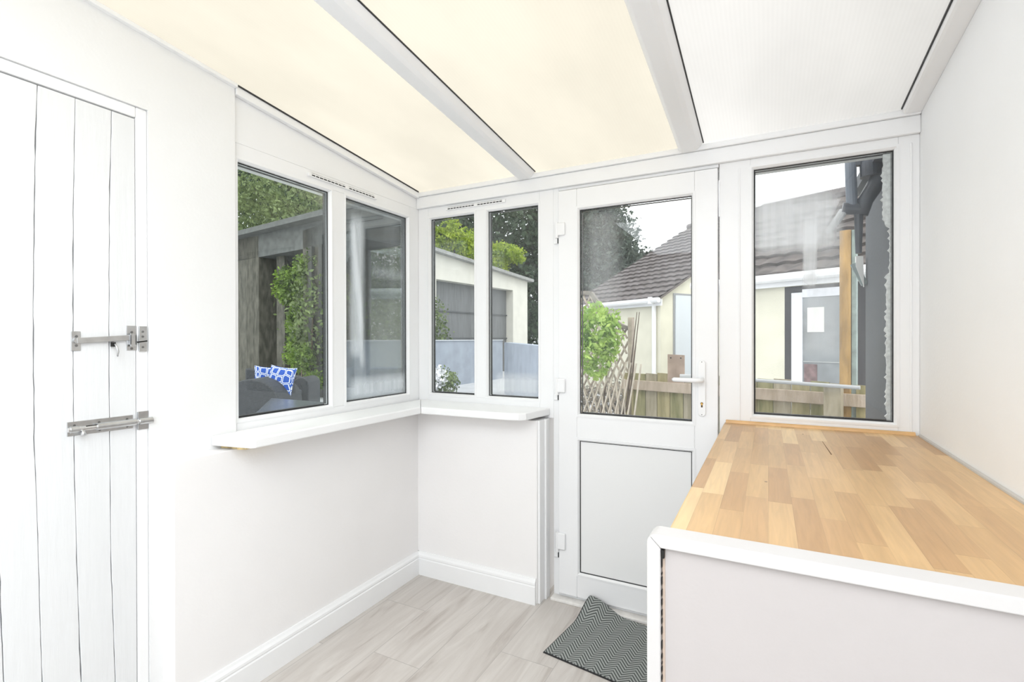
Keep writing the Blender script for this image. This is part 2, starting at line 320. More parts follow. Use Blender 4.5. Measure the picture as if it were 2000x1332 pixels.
# rafters (ribbed glazing bars)
for k, xc in enumerate((-1.108, -.304)):
    m = MB()
    y0, y1 = YB, 2.302
    pr = [(-.052, .004), (-.050, -.016), (-.034, -.03), (.018, -.03), (.034, -.022), (.052, .0), (.052, .004)]
    m.prism([(xc+x, y0, zc(y0)+z) for x, z in pr], (0, y1-y0, zc(y1)-zc(y0)))
    st(m.out('rafter', M_pvc, bevel=.003)); C.objects[-1]['kind'] = 'structure'
    MB().prism([(xc+.052, y0, zc(y0)-.001), (xc+.056, y0, zc(y0)-.001), (xc+.056, y0, zc(y0)+.004), (xc+.052, y0, zc(y0)+.004)], (0, y1-y0, zc(y1)-zc(y0))).out('trim_5', M_gasket)
for o in C.objects:
    if o.name.startswith('rafter'): o.name = 'trim_6'
    if o.name.startswith('trim_'): st(o)
# roof sheets
for nm, x0, x1, mt in (('ceiling', -1.815, -1.108, M_roofY), ('ceiling', -1.108, -.304, M_roofY), ('ceiling', -.304, XR+.02, M_roofW)):
    y0, y1 = YB, 2.55
    a = [(x0, y0, zc(y0)+.003), (x1, y0, zc(y0)+.003), (x1, y1, zc(y1)+.003), (x0, y1, zc(y1)+.003)]
    o = MB().prism(a, (0, 0, .016)).out(nm, mt); st(o); o.data.materials.append(M_clear)
    for p in o.data.polygons: p.material_index = 0 if p.normal.z < -.5 else 1

# ================================================================ WINDOWS
class Plane:
    "maps (u along wall, z up, n outwards from the room face)"
    def __init__(s, kind, c): s.k, s.c = kind, c
    def __call__(s, u, z, n): return (s.c-n, u, z) if s.k == 'L' else (u, s.c+n, z)
    def px(s, x, y):
        p = onx(x, y, s.c) if s.k == 'L' else ony(x, y, s.c)
        return (p.y if s.k == 'L' else p.x, p.z)
PL, PF = Plane('L', -1.818), Plane('F', YW)
def pbox(m, P, u0, u1, z0, z1, n0, n1):
    a, b = P(u0, z0, n0), P(u1, z1, n1); return m.box(min(a[0], b[0]), max(a[0], b[0]), min(a[1], b[1]), max(a[1], b[1]), min(a[2], b[2]), max(a[2], b[2]))
def loop(P, u0, u1, z0, z1, n): return [P(u0, z0, n), P(u1, z0, n), P(u1, z1, n), P(u0, z1, n)]
def glazing(P, root, u0, u1, z0, z1, gm, n0=0., name='glass_pane', bead=.016, g=.020):
    "bead with sloped face, gasket and pane in an opening whose visible edge is u0..z1"
    def lp(i, n): return loop(P, u0-i, u1+i, z0-i, z1+i, n0+n)
    m = MB(); m.ring(lp(bead, -.002), lp(bead*.45, -.003)); m.ring(lp(bead*.45, -.003), lp(0, .007)); m.ring(lp(0, .007), lp(0, g)); m.ring(lp(bead, -.002), lp(bead, .004))
    m.out('glazing_bead', M_pvc, root)
    m = MB(); m.ring(lp(.0005, g-.0035), lp(-.004, g-.0015)); m.ring(lp(-.004, g-.0015), lp(-.004, g)); m.ring(lp(0, g+.024), lp(-.006, g+.024)); m.ring(lp(-.006, g+.024), lp(-.006, g+.005))
    m.out('gasket', M_gasket, root)
    pbox(MB(), P, u0-.002, u1+.002, z0-.002, z1+.002, n0+g, n0+g+.004).out(name, gm, root)
def members(m, P, rects, n0, n1):
    for r in rects: pbox(m, P, *r, n0, n1)
# window 1: left wall
w1 = st(thing('window_1', PL((1.197+2.33)/2, .95, 0)))
a = [PL.px(*p) for p in ((645, 378), (677, 388), (797, 425), (797, 768), (677, 783), (466, 318))]
g1u1, g2u0, g2u1, gz0, gz1 = a[0][0], a[1][0], a[2][0], .995, 1.992
fz0, fz1 = .948, HB
m = MB(); g1u0 = 1.222
members(m, PL, [(1.17, g1u0-.012, .9, fz1), (g1u1+.012, g2u0-.012, gz0-.012, gz1+.012), (g2u1+.012, YW, .9, fz1), (g1u0-.012, g2u1+.012, .9, gz0-.012), (g1u0-.012, g2u1+.012, gz1+.012, fz1)], 0, .065)
m.out('window_frame', M_pvc, w1, bevel=.002)
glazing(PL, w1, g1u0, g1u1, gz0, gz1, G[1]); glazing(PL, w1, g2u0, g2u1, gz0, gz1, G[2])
# window 2: far wall, left of the door
w2 = st(thing('window_2', (-1.4, YW, .95)))
u = [PF.px(*p)[0] for p in ((840, 600), (925, 600), (952, 600), (1050, 600), (1081, 600))]
m = MB(); z0, z1 = .993, 1.994
members(m, PF, [(-1.818, u[0]-.012, .9, fz1), (u[1]+.012, u[2]-.012, z0-.012, z1+.012), (u[3]+.012, u[4], .9, fz1), (u[0]-.012, u[3]+.012, .9, z0-.012), (u[0]-.012, u[3]+.012, z1+.012, fz1)], 0, .065)
m.out('window_frame', M_pvc, w2, bevel=.002)
glazing(PF, w2, u[0], u[1], z0, z1, G[3]); glazing(PF, w2, u[2], u[3], z0, z1, G[4])
# corner post outside the two frames
st(box('trim_7', (-1.883, -1.818, YW, YW+.065, .94, 2.15), M_pvc))
# window 3: right of the door, above the worktop, with a solid panel under it
w3 = st(thing('window_3', (.16, YW, .95)))
q = [PF.px(*p) for p in ((1472, 330), (1747, 290), (1747, 826), (1470, 810))]
ul, ur, z0, z1 = q[0][0], q[1][0], .981, 2.017
m = MB(); xd = PF.px(1404, 600)[0]
members(m, PF, [(xd+.002, ul-.012, 0, fz1), (ur+.012, XR, 0, fz1), (ul-.012, ur+.012, .88, z0-.012), (ul-.012, ur+.012, z1+.012, fz1)], 0, .065)
m.out('window_frame', M_pvc, w3, bevel=.002)
for xx in (ul-.055, ur+.05):     # raised profile lines of the frame
    pbox(MB(), PF, xx-.003, xx+.003, fz0, fz1-.03, -.004, .002).out('frame_rib', M_pvc, w3, bevel=.0015)
box('infill_panel', (ul-.012, ur+.012, YW+.01, YW+.06, 0, .88), M_pvc, w3)
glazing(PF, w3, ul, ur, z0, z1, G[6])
# torn sealant edge behind window 3's right side
r = random.Random(3); pts = []; N = 110
for i in range(N+1):
    z = z0+(z1-z0)*i/N; wdt = .016+.004*r.random()+(.006 if r.random() < .2 else 0)+(.012 if i > 82 else 0)-(.010 if 60 < i < 80 else 0)
    pts.append((z, wdt))
v = []; f = []
for i, (z, wd) in enumerate(pts):
    for n_ in (.030, .042): v += [PF(ur, z, n_), PF(ur-wd, z, n_)]
for i in range(N): b = i*4; f += [(b, b+1, b+5, b+4), (b+2, b+3, b+7, b+6), (b+1, b+3, b+7, b+5)]
obj('sealant_strip', v, f, mat('ragged white sealant', (.80, .81, .80), .8, var=.15, scale=80), w3)
# trickle vents
def vent(P, root, c, ln, z, slots):
    m = MB(); pbox(m, P, c-ln/2, c+ln/2, z-.008, z+.008, -.010, .004); v = m.out('trickle_vent', M_pvc, root, bevel=.003)
    m = MB(); s = ln*.92/slots
    for i in range(slots): 
        if i == slots//2: continue
        pbox(m, P, c-ln*.46+i*s, c-ln*.46+(i+.82)*s, z+.0075, z+.0083, -.009, -.003); pbox(m, P, c-ln*.46+i*s, c-ln*.46+(i+.82)*s, z-.0035, z+.0015, -.0104, -.0090)
    m.out('vent_slot', M_dark, v)
a = PL.px(600, 341); b = PL.px(734, 388); vent(PL, w1, (a[0]+b[0])/2, b[0]-a[0], 2.036, 18)
a = PF.px(872, 407); b = PF.px(988, 387); vent(PF, w2, (a[0]+b[0])/2, b[0]-a[0], 2.036, 18)
for P_, p, rt in ((PL, (816, 411), w1), (PF, (817, 768), w2), (PF, (1800, 262), w3)):   # screw heads / pin holes in the frames
    c = P_.px(*p); 
# window boards (mitred pair)
m = MB().prism([(XU+.001, 1.10, .915), (-1.622, 1.130, .915), (-1.612, 1.145, .915), (-1.598, 2.062, .915), (-1.806, YW-.001, .915), (-1.816, 1.199, .915), (XU+.001, 1.199, .915)], (0, 0, .036))
m.out('window_sill', M_wood, w1, bevel=.006, seg=3)
m = MB().prism([(-1.597, 2.063, .915), (-1.10, 2.078, .915), (-1.045, 2.09, .915), (-1.018, 2.115, .915), (-.985, YW-.001, .915), (-1.805, YW-.001, .915)], (0, 0, .036))
m.out('window_sill', M_wood, w2, bevel=.006, seg=3)
m = MB()
rr = random.Random(5)
prof = []
for i in range(9): prof.append((XU+.004+(.11*i/8), 1.128+rr.random()*.012+.02*(i/8)))
m.prism([(x, y, .9005) for x, y in prof]+[(XU+.114, 1.30, .9005), (XU+.004, 1.30, .9005)], (0, 0, .0145))
m.out('sill_packing', M_foam, w1)

# ================================================================ BACK DOOR (glazed)
d1 = st(thing('door_1', (-.57, YW, 0)))
xl = PF.px(1081, 600)[0]
lx0, lx1 = PF.px(1093, 600)[0], xd-.003
m = MB(); members(m, PF, [(xl, lx0-.004, 0, fz1), (lx0-.004, xd, 2.046, fz1), (lx0-.004, xd, 0, .022)], 0, .07)
m.out('door_frame', M_pvc, d1, bevel=.002)
m = MB(); pbox(m, PF, xl, xd, .0, .014, -.05, .0); m.out('threshold', mat('worn white threshold', (.84, .82, .79), .5, var=.08, scale=30), d1, bevel=.003)
n0 = -.016
gx0, gx1, gz0, gz1 = PF.px(1133, 600)[0], PF.px(1352, 600)[0], .933, 1.937
pz0, pz1 = .150, .800
B = .012
m = MB(); members(m, PF, [(lx0, gx0-B, .028, 2.04), (gx1+B, lx1, .028, 2.04), (gx0-B, gx1+B, gz1+B, 2.04), (gx0-B, gx1+B, pz1+B, gz0-B), (gx0-B, gx1+B, .028, pz0-B)], n0, n0+.06)
leaf = m.out('door_leaf', M_pvc, d1, bevel=.003)
box('leaf_seal', (lx0-.003, lx1+.002, YW+.012, YW+.03, .024, 2.044), M_gasket, d1)
bpy.data.objects.remove(C.objects['leaf_seal'])
m = MB(); pbox(m, PF, lx0-.003, lx1+.002, .0225, .0275, -.004, .01); m.out('draught_seal', M_gasket, d1)
glazing(PF, d1, gx0, gx1, gz0, gz1, G[5], n0)
glazing(PF, d1, gx0, gx1, pz0, pz1, mat('white infill panel', (.86, .865, .865), .35), n0, name='lower_panel', g=.012)
# little routed bead line round the lower panel head
for (uu0, uu1, zz0, zz1) in ((gx0-.014, gx1+.014, pz1+.014, pz1+.018),):
    m = MB(); pbox(m, PF, uu0, uu1, zz0, zz1, n0-.004, n0); m.out('bead_line', M_pvc, d1, bevel=.001)
# hinges
for (px, py0, py1) in ((1097, 436, 470), (1095, 738, 775), (1094, 1036, 1080)):
    zt = PF.px(px, py0)[1]; zb = PF.px(px, py1)[1]; h = zt-zb
    m = MB(); 
    m.tube([(lx0-.006, YW-.022, zb+h*.12), (lx0-.006, YW-.022, zt)], .0085, 16)
    hg = m.out('hinge', M_pvc, d1, smooth=False)
    m = MB(); pbox(m, PF, lx0-.004, lx0+.038, zb+h*.25, zt-h*.02, n0-.013, n0); m.out('hinge_flag', M_pvc, hg, bevel=.006, seg=4)
    m = MB(); pbox(m, PF, lx0-.028, lx0-.006, zb-h*.18, zb+h*.2, -.012, 0); m.out('hinge_plate', M_pvc, hg, bevel=.004)
    m = MB(); pbox(m, PF, lx0-.006, lx0-.001, zb-h*.16, zb+h*.16, -.013, -.003); m.out('hinge_pin', M_gasket, hg)
# lever handle with backplate
hx = PF.px(1372, 745)[0]; zt, zb = PF.px(1372, 703)[1], PF.px(1372, 812)[1]; zl = PF.px(1372, 741)[1]
m = MB(); n = 10; wd = .0145; prof = []
for i in range(n+1): a = math.pi*i/n; prof.append((hx+wd*math.cos(a), zt-wd+wd*math.sin(a)))
for i in range(n+1): a = math.pi+math.pi*i/n; prof.append((hx+wd*1.1*math.cos(a), zb+wd+wd*math.sin(a)))
m.prism([PF(x, z, n0-.0) for x, z in prof], (0, -.009, 0)); hb = m.out('handle_backplate', M_pvc, d1, bevel=.003, seg=3)
yh = YW+n0
m = MB().tube([(hx, yh-.008, zl), (hx, yh-.042, zl)], .011, 16); m.tube([(hx+.010, yh-.045, zl), (hx-.02, yh-.046, zl-.001), (hx-.07, yh-.047, zl-.001), (hx-.112, yh-.044, zl), (hx-.118, yh-.040, zl)], [.009, .0105, .0095, .0095, .006], 16)
m.out('lever', M_pvc, d1, smooth=True)
m = MB().tube([(hx, YW+.05, zl+.004), (hx, YW+.09, zl+.004), (hx-.02, YW+.10, zl+.004), (hx-.11, YW+.10, zl+.004)], .010, 12); m.out('outer_lever', M_pvc, d1, smooth=True)
zk = PF.px(1372, 789)[1]
m = MB()
prof = [(hx+.0055*math.cos(a), zk+.005+.0055*math.sin(a)) for a in np.linspace(-.9, math.pi+.9, 14)]
prof += [(hx-.0034, zk-.012), (hx+.0034, zk-.012)]
m.prism([PF(x, z, n0-.009) for x, z in prof], (0, -.0006, 0)); m.out('keyhole', mat('dark bronze', (.10, .055, .02), .4, .6), hb)
m = MB().prism([PF(hx+.003*math.cos(a), zk+.003+.006*math.sin(a), n0-.0096) for a in np.linspace(0, 6.2, 10)], (0, -.0012, 0)); m.out('lock_cylinder', M_brass, hb)
for z in (zt-.008, zb+.008): MB().tube([PF(hx, z, n0-.0095), PF(hx, z, n0-.0088)], .0022, 10).out('screw', M_screw, hb)

# ================================================================ PLANK DOOR (left)
d2 = st(thing('door_2', (XU, .45, 0)))
m = MB(); fx = XU-.007
m.box(fx-.07, fx, .867, oy1, 0, oz).box(fx-.07, fx, oy0, oy0+.035, 0, oz).box(fx-.07, fx, oy0+.035, .867, 2.017, oz)
m.out('door_frame', M_wood, d2, bevel=.004)
def gapline(pts):
    zs = [p[1] for p in pts]; ys = [p[0] for p in pts]
    return lambda z: float(np.interp(z, zs[::-1], ys[::-1]))
g1 = gapline([(.626, 2.02), (.619, 1.704), (.615, 1.392), (.616, 1.023), (.621, .823), (.630, .341), (.632, 0)])
g2 = gapline([(.712, 2.02), (.706, 1.696), (.704, 1.247), (.705, .947), (.713, .522), (.719, .287), (.722, 0)])
g3 = gapline([(.803, 2.02), (.796, 1.718), (.793, 1.244), (.796, .61), (.806, .233), (.809, 0)])
g0 = gapline([(.532, 2.02), (.530, 1.5), (.541, .834), (.551, .39), (.556, 0)])
ga = lambda z: g0(z)-.092
gb = lambda z: g0(z)-.184
gc = lambda z: g0(z)-.276
gd = lambda z: g0(z)-.368
ge = lambda z: oy0+.038
gr = lambda z: .8666
seq = [ge, gd, gc, gb, ga, g0, g1, g2, g3, gr]
dx = fx-.004
rj = random.Random(8)
for i in range(len(seq)-1):
    Lf, Rf = seq[i], seq[i+1]; v = []; f = []; zz = np.linspace(.012, 2.0125, 60)
    for z in zz:
        j = max(0, rj.gauss(.00035, .0007)); j2 = max(0, rj.gauss(.00035, .0007)) if i < 8 else .0006
        a, b = Lf(z)+.0004+j, Rf(z)-.0004-j2
        v += [(dx-.022, a, z), (dx-.0018, a, z), (dx, a+.0015, z), (dx, b-.0015, z), (dx-.0018, b, z), (dx-.022, b, z)]
    for k in range(len(zz)-1):
        for q in range(6): f.append((k*6+q, k*6+(q+1) % 6, (k+1)*6+(q+1) % 6, (k+1)*6+q))
    f += [tuple(range(6)), tuple(range((len(zz)-1)*6, len(zz)*6))]
    obj('plank', v, f, M_plank, d2)
box('door_backing', (dx-.035, dx-.023, oy0+.038, .8635, .012, 2.012), M_dark, d2)
# hardware: bar latch
hxp = dx
def pl(px, py, off=0.):
    p = onx(px, py, hxp+off); return p.y, p.z
def hbox(m, c0, c1, t0, t1, tl=0.):
    "plate between two photo corners on the door face; tl tilts"
    (y0, z1), (y1, z0) = c0, c1
    m.prism([(hxp+t0, y0, z0), (hxp+t0, y1, z0+tl), (hxp+t0, y1, z1+tl), (hxp+t0, y0, z1)], (t1-t0, 0, 0)); return m
lt = []
a, b = pl(138, 647), pl(157, 685)
m = hbox(MB(), a, b, 0, .003); la = m.out('latch_plate', M_steel, d2, bevel=.001)
py, pz = pl(148, 665)
MB().tube([(hxp+.003, py, pz), (hxp+.010, py, pz)], .0085, 16).out('latch_pivot', M_steel, la)
for s in (.012, -.015): MB().tube([(hxp+.003, py, pz+s), (hxp+.0042, py, pz+s)], .004, 10).out('screw', M_screw, la)
y0, z0_ = pl(150, 665, .008); y1, z1_ = pl(252, 660, .008)
z1_ = pl(252, 659, .008)[1]
m = MB().bar((hxp+.008, y0, z0_-.001), (hxp+.008, y1+.012, z1_), .005, .0165, (0, 0, 1)); bar = m.out('latch_bar', M_steel, d2, bevel=.001)
ty, tz = pl(218, 672)
m = MB().box(hxp+.002, hxp+.014, ty-.004, ty+.005, tz-.008, tz+.006); m.out('lever_slot', M_dark, bar)
m = MB().tube([(hxp+.010, ty+.001, tz+.004), (hxp+.024, ty+.003, tz-.008), (hxp+.026, ty+.006, tz-.024), (hxp+.020, ty+.007, tz-.038)], [.0022, .0032, .003, .0022], 10)
m.out('thumb_lever', M_steel, bar, smooth=True)
a, b = pl(246, 636), pl(266, 684)
ca = hbox(MB(), a, b, 0, .003).out('latch_staple', M_steel, d2, bevel=.001)
ym = (a[0]+b[0])/2
m = MB().box(hxp+.003, hxp+.016, ym-.009, ym-.0055, pz-.014, pz+.018).box(hxp+.003, hxp+.016, ym+.004, ym+.0075, pz-.014, pz+.018).box(hxp+.0125, hxp+.016, ym-.009, ym+.0075, pz-.02, pz+.022)
m.out('staple_loop', M_steel, ca, bevel=.001)
for s in (.026, -.026): MB().tube([(hxp+.003, ym, pz+s), (hxp+.0045, ym, pz+s)], .004, 10).out('screw', M_screw, ca)
a, b = pl(267, 637), pl(284, 686)
kp = hbox(MB(), (a[0]+.002, a[1]), b, .0005, .010).out('latch_keeper', M_steel, d2, bevel=.001)
ym2 = (a[0]+b[0])/2
for s, t in ((.028, 0), (.012, 0), (-.006, 1), (-.022, 0)):
    if t: MB().bar((hxp+.0105, a[0]-.004, pz+s), (hxp+.0105, b[0], pz+s+.004), .003, .004).out('keeper_notch', M_dark, kp)
    else: MB().tube([(hxp+.010, ym2, pz+s), (hxp+.0115, ym2, pz+s)], .0035, 10).out('screw', M_screw, kp)
# hardware: barrel bolt
y0, zt0 = pl(130, 825); zb0 = pl(130, 853)[1]; y1, zt1 = pl(259, 810); zb1 = pl(259, 836)[1]
bp_ = MB().prism([(hxp, y0, zb0), (hxp, y1, zb1), (hxp, y1, zt1), (hxp, y0, zt0)], (.0025, 0, 0)).out('bolt_plate', M_steel, d2, bevel=.001)
zc0, zc1 = (zt0+zb0)/2, (zt1+zb1)/2
def bz(t): return (hxp+.012, y0+(y1-y0)*t, zc0+(zc1-zc0)*t-.001)
MB().tube([bz(.02), bz(.14)], .0095, 18).out('bolt_guide', M_steel, bp_, smooth=False)
MB().tube([bz(.40), bz(1.02)], .0105, 18).out('bolt_barrel', M_steel, bp_)
MB().tube([bz(-.01), bz(1.28)], .0068, 16).out('bolt_rod', mat('polished steel', (.8, .8, .8), .12, 1.), bp_)
kb = Vector(bz(.19)); MB().tube([kb, kb+Vector((.006, 0, -.012)), kb+Vector((.010, 0, -.020))], [.005, .006, .0075], 12).out('bolt_knob', M_steel, bp_, smooth=True)
MB().bar(Vector(bz(.24))+Vector((.003, 0, .006)), Vector(bz(.40))+Vector((.003, 0, .006)), .002, .003).out('bolt_slot', M_dark, bp_)
for t, s in ((.1, .014), (.46, .0155), (.9, .0155), (.47, -.016), (.9, -.0165)):
    c = Vector(bz(t)); c.x = hxp+.002; c.z += s*.75; MB().tube([c, c+Vector((.002, 0, 0))], .0033, 10).out('screw', M_screw, bp_)
a, b = pl(267, 804), pl(292, 836)
kp = hbox(MB(), a, b, .0, .0078).out('bolt_keeper', M_steel, d2, bevel=.001)
MB().tube([(hxp+.012, a[0]+.001, bz(1.15)[2]), (hxp+.012, b[0]+.002, bz(1.3)[2])], .0105, 18).out('keeper_tube', M_steel, kp)

# ================================================================ COUNTER
wt = thing('worktop', (.17, 1.6, 0), 'butcher block wooden worktop running along the right wall under the side window', 'worktop')
wx0, wy0, wy1 = -.168, .925, 2.327
box('worktop_board', (wx0, XR-.001, wy0, wy1, .901, .94), M_butcher, wt, bevel=.004)
M_edge = mat('golden beech edging', (.70, .43, .19), .4, var=.15, scale=8, stretch=(1, 1, 1))
m = MB().prism([(wx0+.006, wy1, .9402), (wx0+.006, wy1-.014, .9402), (wx0+.006, wy1-.012, .948), (wx0+.006, wy1-.004, .952), (wx0+.006, wy1, .952)], (XR-.001-wx0-.02, 0, 0))
m.out('edging_strip', M_edge, wt)
m = MB().prism([(XR-.001, .935, .9402), (XR-.009, .935, .9402), (XR-.008, .935, .945), (XR-.001, .935, .947)], (0, 1.375, 0)); m.out('edging_strip', mat('grey sealant', (.55, .52, .48), .6), wt)
# check crack in the board
c0, c1 = ((1606, 862), (1624, 888))
def onz(px, py, z):
    d = Mc @ Vector(((px-1000)/FPX, -(py-666)/FPX, -1)); t = (z-1.3)/d.z; return Vector((0, 0, 1.3))+d*t
a, b = onz(*c0, .94), onz(*c1, .94)
MB().prism([a+Vector((-.0008, 0, .0001)), b+Vector((-.0016, 0, .0001)), b+Vector((.0016, 0, .0001)), a+Vector((.0004, 0, .0001))], (0, 0, .0002)).out('crack', mat('brown crack', (.16, .09, .04), .9), wt)
for p in ((1568, 848), (1496, 941)):
    c = onz(*p, .94); MB().tube([c, c+Vector((0, 0, .0004))], .0035, 8).out('knot', mat('dark knot', (.30, .22, .17), .7), wt)
# cupboard carcass under it
cb = thing('counter_cupboard', (.17, 1.6, 0), 'white painted counter base with a framed end panel, under the wooden worktop', 'cabinet')
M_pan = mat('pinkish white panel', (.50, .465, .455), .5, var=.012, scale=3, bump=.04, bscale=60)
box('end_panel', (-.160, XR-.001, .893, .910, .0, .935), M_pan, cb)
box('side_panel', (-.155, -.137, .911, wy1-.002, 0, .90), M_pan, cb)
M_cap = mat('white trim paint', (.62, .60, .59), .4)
rc = .017; ccx, ccz = -.190+rc, .959-rc
arc = [(ccx+rc*math.cos(math.radians(t)), ccz+rc*math.sin(math.radians(t))) for t in range(90, 181, 9)]
mid = (ccx+rc*math.cos(math.radians(135.0)), ccz+rc*math.sin(math.radians(135.0)))
top = [(XR-.001, .936), (XR-.001, .959)]+arc[:6]+[(-.1665, .936)]
side = [(-.1668, .9355)]+[(x-.0002, z-.0002) for x, z in arc[5:]]+[(-.190, 0), (-.1665, 0)]
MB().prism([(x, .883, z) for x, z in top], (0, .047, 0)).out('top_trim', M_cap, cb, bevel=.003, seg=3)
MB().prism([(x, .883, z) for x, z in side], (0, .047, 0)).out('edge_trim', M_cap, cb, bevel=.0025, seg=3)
MB().box(-.1655, -.1605, .895, .905, 0, .93).out('joint_gap', M_mdf, cb)
m = MB().box(-.1658, -.161, .886, .893, .918, .932)
rj = random.Random(2); z = .915
while z > .60:
    h = .003+.012*rj.random(); m.box(-.1658, -.1648, .888, .8945, z-h, z); z -= h+.004+.02*rj.random()*(1.2-z)
m.out('joint_chip', M_dark, cb)
# ================================================================ DOORMAT
mt = thing('doormat', (-.56, 2.05, 0), 'grey zigzag doormat with black edge and curled corner, before the glazed door', 'doormat')
mt.rotation_euler = (0, 0, math.radians(-8)); mt.location = (-.83, 1.882, 0); bpy.context.view_layer.update()
def mz(u, v):
    k = max(0, 1-math.hypot(u-.02, v-.43)/.17); return .004+.055*k*k*(3-2*k)
def sheet(name, u0, u1, v0, v1, lift, th, m_, nu=60, nv=40):
    V = []; F = []
    for s in (0, 1):
        for i in range(nu+1):
            for j in range(nv+1):
                u = u0+(u1-u0)*i/nu; v = v0+(v1-v0)*j/nv
                V.append((u, v, mz(u, v)+lift+(th if s else 0)))
    n1 = nv+1; N = (nu+1)*n1
    for i in range(nu):
        for j in range(nv):
            a = i*n1+j; F += [(a, a+1, a+n1+1, a+n1), (N+a, N+a+n1, N+a+n1+1, N+a+1)]
    for j in range(nv): F += [(j, N+j, N+j+1, j+1), (nu*n1+j, nu*n1+j+1, N+nu*n1+j+1, N+nu*n1+j)]
    for i in range(nu): F += [(i*n1, (i+1)*n1, N+(i+1)*n1, N+i*n1), (i*n1+nv, N+i*n1+nv, N+(i+1)*n1+nv, (i+1)*n1+nv)]
    o = obj(name, V, F, m_, None, smooth=False); o.parent = mt; return o
sheet('rubber_backing', 0, .66, 0, .43, -.0038, .003, M_gasket)
sheet('woven_top', .006, .654, .006, .424, -.0006, .004, M_mat)

exec_outdoor = True
# ================================================================ OUTSIDE
st(box('patio', (-40, 40, 2.47, 60, -.16, -.06), mat('pale paving', (.50, .51, .53), .8, var=.12, scale=1.5)))
st(box('patio', (-40, -2.05, -20, 2.47, -.16, -.06), MATS['pale paving']))

# gutter along the outside of the roof
gt = thing('gutter', (-1.95, 1.8, 2.05), 'white plastic roof gutter outside above the left window panes', 'gutter')
M_gut = mat('weathered white plastic', (.80, .80, .78), .5, var=.1, scale=8)
m = MB().prism([(-1.90, 1.21, 2.10), (-1.90, 1.21, 2.035), (-1.915, 1.21, 2.02), (-1.99, 1.21, 2.02), (-2.01, 1.21, 2.04), (-2.01, 1.21, 2.10)], (0, 1.35, 0)); m.out('gutter_channel', M_gut, gt, bevel=.004)
r = random.Random(9); v = []; f = []
for i in range(61):
    y = 1.21+1.3*i/60; zb = 2.012-(.012*r.random() if r.random() < .45 else 0); v += [(-1.895, y, 2.03), (-1.895, y, zb), (-1.915, y, 2.03), (-1.915, y, zb)]
for i in range(60): b = i*4; f += [(b, b+1, b+5, b+4), (b+2, b+3, b+7, b+6), (b+1, b+3, b+7, b+5)]
obj('ragged_seal', v, f, M_gut, gt)
gt = thing('gutter', (-.6, 2.45, 2.05), 'white plastic roof gutter outside above the door and far windows', 'gutter')
m = MB().prism([(0-1.9, 2.41, 2.12), (-1.9, 2.41, 2.05), (-1.9, 2.43, 2.035), (-1.9, 2.49, 2.035), (-1.9, 2.51, 2.055), (-1.9, 2.51, 2.12)], (2.35, 0, 0)); m.out('gutter_channel', M_gut, gt, bevel=.004)

M_blue = mat('blue grey painted wall', (.36, .40, .47), .8, var=.1, scale=3, bump=.3, bscale=25)
gw = thing('garden_wall', (-8.3, 11, 0), 'low blue-grey painted garden wall beyond the paving, seen through both panes', 'wall')
m = MB().box(-8.42, -8.22, 7.9, 15.2, -.06, 1.262); m.out('wall_body', M_blue, gw)
m = MB().box(-8.44, -8.19, 7.88, 15.2, 1.262, 1.292); m.out('coping', mat('pale coping', (.62, .65, .70), .8, var=.1), gw)
gw = thing('garden_wall', (-6, 11, 0), 'nearer stub of blue-grey garden wall, at the right of the far window', 'wall')
A, B = (-5.0, 8.2), (-4.0, 8.9)
p0, p1 = hit(985, 690, (-6.3, 11.6), (-4.0, 8.2)), hit(1062, 700, (-6.3, 11.6), (-4.0, 8.2))
m = MB().prism([(p0.x, p0.y, -.06), (p1.x, p1.y, -.06), (p1.x, p1.y, 1.20), (p0.x, p0.y, 1.225)], (.15, .12, 0)); m.out('wall_body', M_blue, gw)
# garage
A, B = (-10.241, 14.106), (-9.702, 18.893)
gd_ = thing('garage', (-10, 16.5, 0), 'cream rendered garage with a sloping roof line and grey door, behind the blue-grey wall', 'garage')
M_cream = mat('cream render', (.72, .70, .575), .85, var=.06, scale=2.5, bump=.35, bscale=60)
M_creamW = mat('off white render', (.74, .72, .65), .85, var=.05, scale=2.5, bump=.3, bscale=60)
tl, tr_ = hit(800, 477, A, B), hit(1030, 550, A, B)
dl, dr = hit(852, 545, A, B), hit(1002, 567, A, B)
back = Vector((-5.0, .55, 0))
def vq(p, z): return Vector((p.x, p.y, z))
m = MB()
ztop = lambda p: tl.z+(tr_.z-tl.z)*((p.y-tl.y)/(tr_.y-tl.y))
m.prism([vq(tl, -.06), vq(dl, -.06), vq(dl, ztop(dl)), tl], back); m.prism([vq(dr, -.06), vq(tr_, -.06), tr_, vq(dr, ztop(dr))], back); m.prism([vq(dl, dl.z), vq(dr, dr.z), vq(dr, ztop(dr)), vq(dl, ztop(dl))], back)
m.out('wall_body', M_creamW, gd_)
m = MB().prism([tl+Vector((.25, 0, -.02)), tr_+Vector((.25, .15, -.02)), tr_+Vector((.25, .15, .10)), tl+Vector((.25, 0, .10))], back+Vector((-.3, 0, 0))); m.out('roof', mat('grey roof edge', (.34, .34, .33), .8, var=.2, scale=10), gd_)
m = MB(); i_ = Vector((-.35, .03, 0))
m.prism([vq(dl, -.06)+i_, vq(dr, -.06)+i_, vq(dr, dr.z)+i_, vq(dl, dl.z)+i_], (-.05, 0, 0)); gdoor = m.out('garage_door', mat('grey garage door', (.17, .175, .18), .5, var=.15, scale=3, stretch=(1, 6, .5)), gd_)
m = MB()
for k in (.33, .62): 
    zz = dl.z*k+.2; m.prism([vq(dl, zz)+i_*.93, vq(dr, zz)+i_*.93, vq(dr, zz+.05)+i_*.93, vq(dl, zz+.05)+i_*.93], (.02, 0, 0))
